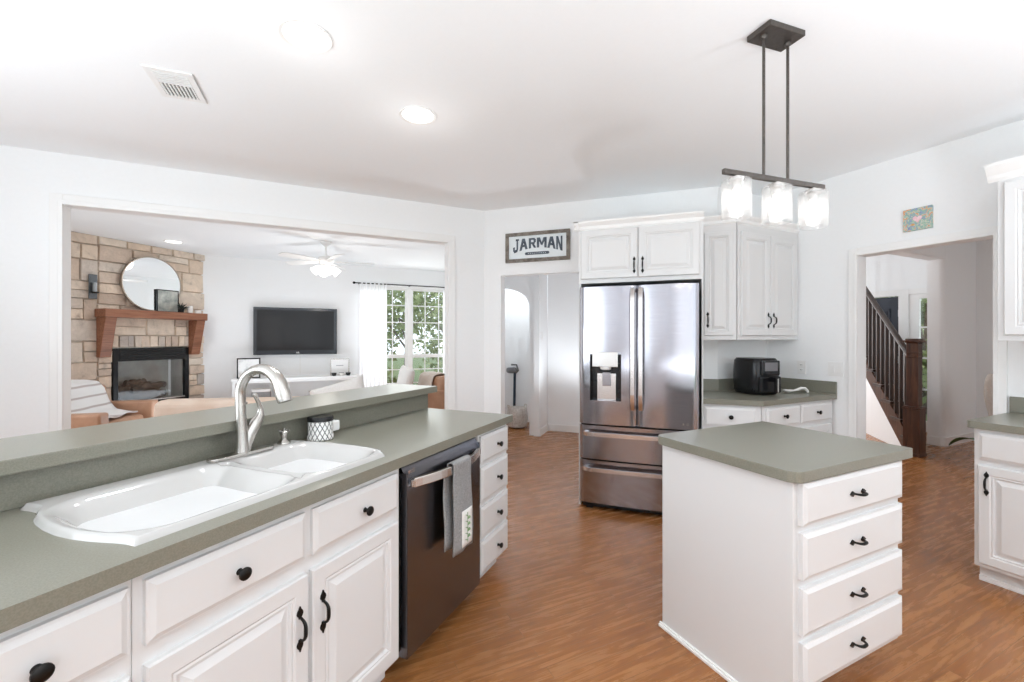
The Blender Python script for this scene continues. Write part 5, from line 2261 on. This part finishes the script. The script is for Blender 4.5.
# plant and dining chair beyond the right counter
def floor_plant():
    t = thing('potted_plant', 'broad green leaf of a floor plant reaching past the right counter', 'plant', (6.32, 1.80, 0), 0)
    bm = BM(); lathe(bm, [(0.11, 0), (0.14, 0.02), (0.16, 0.22), (0.15, 0.24), (0.14, 0.22), (0, 0.2)], 24)
    obj('pot', bm, M['ceramic'], t, smooth=True)
    bm = BM()
    rnd = random.Random(2)
    for k in range(9):
        a = {0: 0.80}.get(k, rnd.uniform(-2.2, 0.0))
        ln = 0.86 if k == 0 else rnd.uniform(0.3, 0.45)
        rise = 0.16 if k == 0 else rnd.uniform(0.15, 0.45)

        def f(u, v, a=a, ln=ln, rise=rise):
            x = ln * u
            wd = 0.055 * sin(pi * min(1, u * 0.98 + 0.02)) ** 0.7 * (2 * v - 1)
            z = 0.2 + rise * sin(u * 2.0) - (0.24 * u * u if rise < 0.2 else 0.1 * u * u) + abs(2 * v - 1) * 0.015
            return (x * cos(a) - wd * sin(a), x * sin(a) + wd * cos(a), z)
        grid(bm, f, 12, 4)
    obj('leaves', bm, M['leaf'], t, smooth='all', solid=0.002, keep=True)


floor_plant()


def dining_chair():
    t = thing('dining_chair', 'pale upholstered dining chair partly hidden behind the right doorway casing', 'chair', (7.1, 1.80, 0), radians(75))
    bm = BM(); blob(bm, (0, 0, 0.46), (0.24, 0.24, 0.05), 0.4)
    obj('seat', bm, M['beige_fabric'], t, smooth='all')
    bm = BM()

    def f(u, v):
        a = 2 * u - 1
        w = 0.25 * (1 - 0.35 * max(0, v - 0.55) ** 2 * 4)
        return (0.22 + 0.10 * v - 0.05 * a * a, a * w, 0.42 + 0.56 * v - 0.10 * a * a * v)
    grid(bm, f, 12, 12)
    obj('backrest', bm, M['beige_fabric'], t, smooth='all', solid=0.06)
    for sx in (-1, 1):
        for sy in (-1, 1):
            bm = BM(); tube(bm, [(sx * 0.19, sy * 0.19, 0.43), (sx * 0.22, sy * 0.21, 0)], [0.022, 0.014], 10)
            obj('leg', bm, M['stairdark'], t)


dining_chair()


# ------------------------------------------------------------------ trees outside
def tree(label, loc, h, r, m, seed, n=1500, trunk=True, group=None):
    t = thing('tree', label, 'tree', (loc[0], loc[1], -0.25), 0, group)
    rnd = random.Random(seed)
    bm = BM()
    tube(bm, [(0, 0, 0), (0.05, 0.02, h * 0.4), (0, 0, h * 0.8)], [0.12, 0.09, 0.03], 10)
    for k in range(6):
        a = rnd.uniform(0, 2 * pi)
        z = h * rnd.uniform(0.25, 0.6)
        tube(bm, [(0, 0, z), (r * .5 * cos(a), r * .5 * sin(a), z + 0.4 * r), (r * .8 * cos(a), r * .8 * sin(a), z + 0.8 * r)], [0.04, 0.025, 0.01], 6)
    obj('trunk', bm, M['bark'], t)
    bm = BM()
    cl = [(rnd.uniform(-.55, .55) * r, rnd.uniform(-.55, .55) * r, rnd.uniform(0.12, 0.85) * h) for _ in range(16)]
    for k in range(n):
        c = cl[k % len(cl)]
        d = Vector((rnd.gauss(0, 1), rnd.gauss(0, 1), rnd.gauss(0, 1))).normalized() * (r * 0.42) * rnd.uniform(0.4, 1)
        p = Vector(c) + d
        s = rnd.uniform(0.05, 0.11)
        a = Vector((rnd.gauss(0, 1), rnd.gauss(0, 1), rnd.gauss(0, 1))).normalized()
        b = a.cross(Vector((rnd.gauss(0, 1), rnd.gauss(0, 1), rnd.gauss(0, 1)))).normalized()
        q = [p + a * s * 1.4, p + b * s * 0.7, p - a * s * 1.4, p - b * s * 0.7]
        bm.faces.new([bm.verts.new(x[:]) for x in q])
    obj('foliage', bm, M[m], t, keep=True)


tree('leafy tree behind the left sash of the living room window', (1.3, 12.0), 3.6, 1.25, 'foliage', 1, 1500)
tree('paler bushy tree behind the right sash of the living room window', (4.3, 12.4), 3.4, 1.25, 'foliage2', 2, 1500)
tree('tall dark tree standing farther back between the window trees', (3.4, 16.0), 4.6, 2.2, 'foliage2', 3, 2200)
tree('green shrub tree outside the narrow window by the front door', (12.2, 4.6), 3.2, 1.4, 'foliage', 4, 1700)
tree('pale green tree farther out beyond the front door window', (15.5, 5.5), 4.4, 2.0, 'foliage2', 5, 1900)


# repeats of a kind share a group
GROUPS = {'recessed_light': 'recessed ceiling lights', 'tree': 'trees outside the windows', 'leather_armchair': 'leather armchairs in the living room',
          'candle': 'candles on the mantel', 'storage_bin': 'storage bins under the console table', 'curtain': 'curtains on the living room rod',
          'wall_cabinet': 'white wall cabinets', 'base_cabinet': 'white base cabinets', 'countertop': 'green grey countertops',
          'light_switch': 'light switches', 'throw_pillow': 'throw pillows on the seating', 'small_pot': 'small black pots on the console table'}
for o in bpy.data.objects:
    k = o.name.split('.')[0]
    if o.parent is None and k in GROUPS and o.get('label'):
        o['group'] = GROUPS[k]
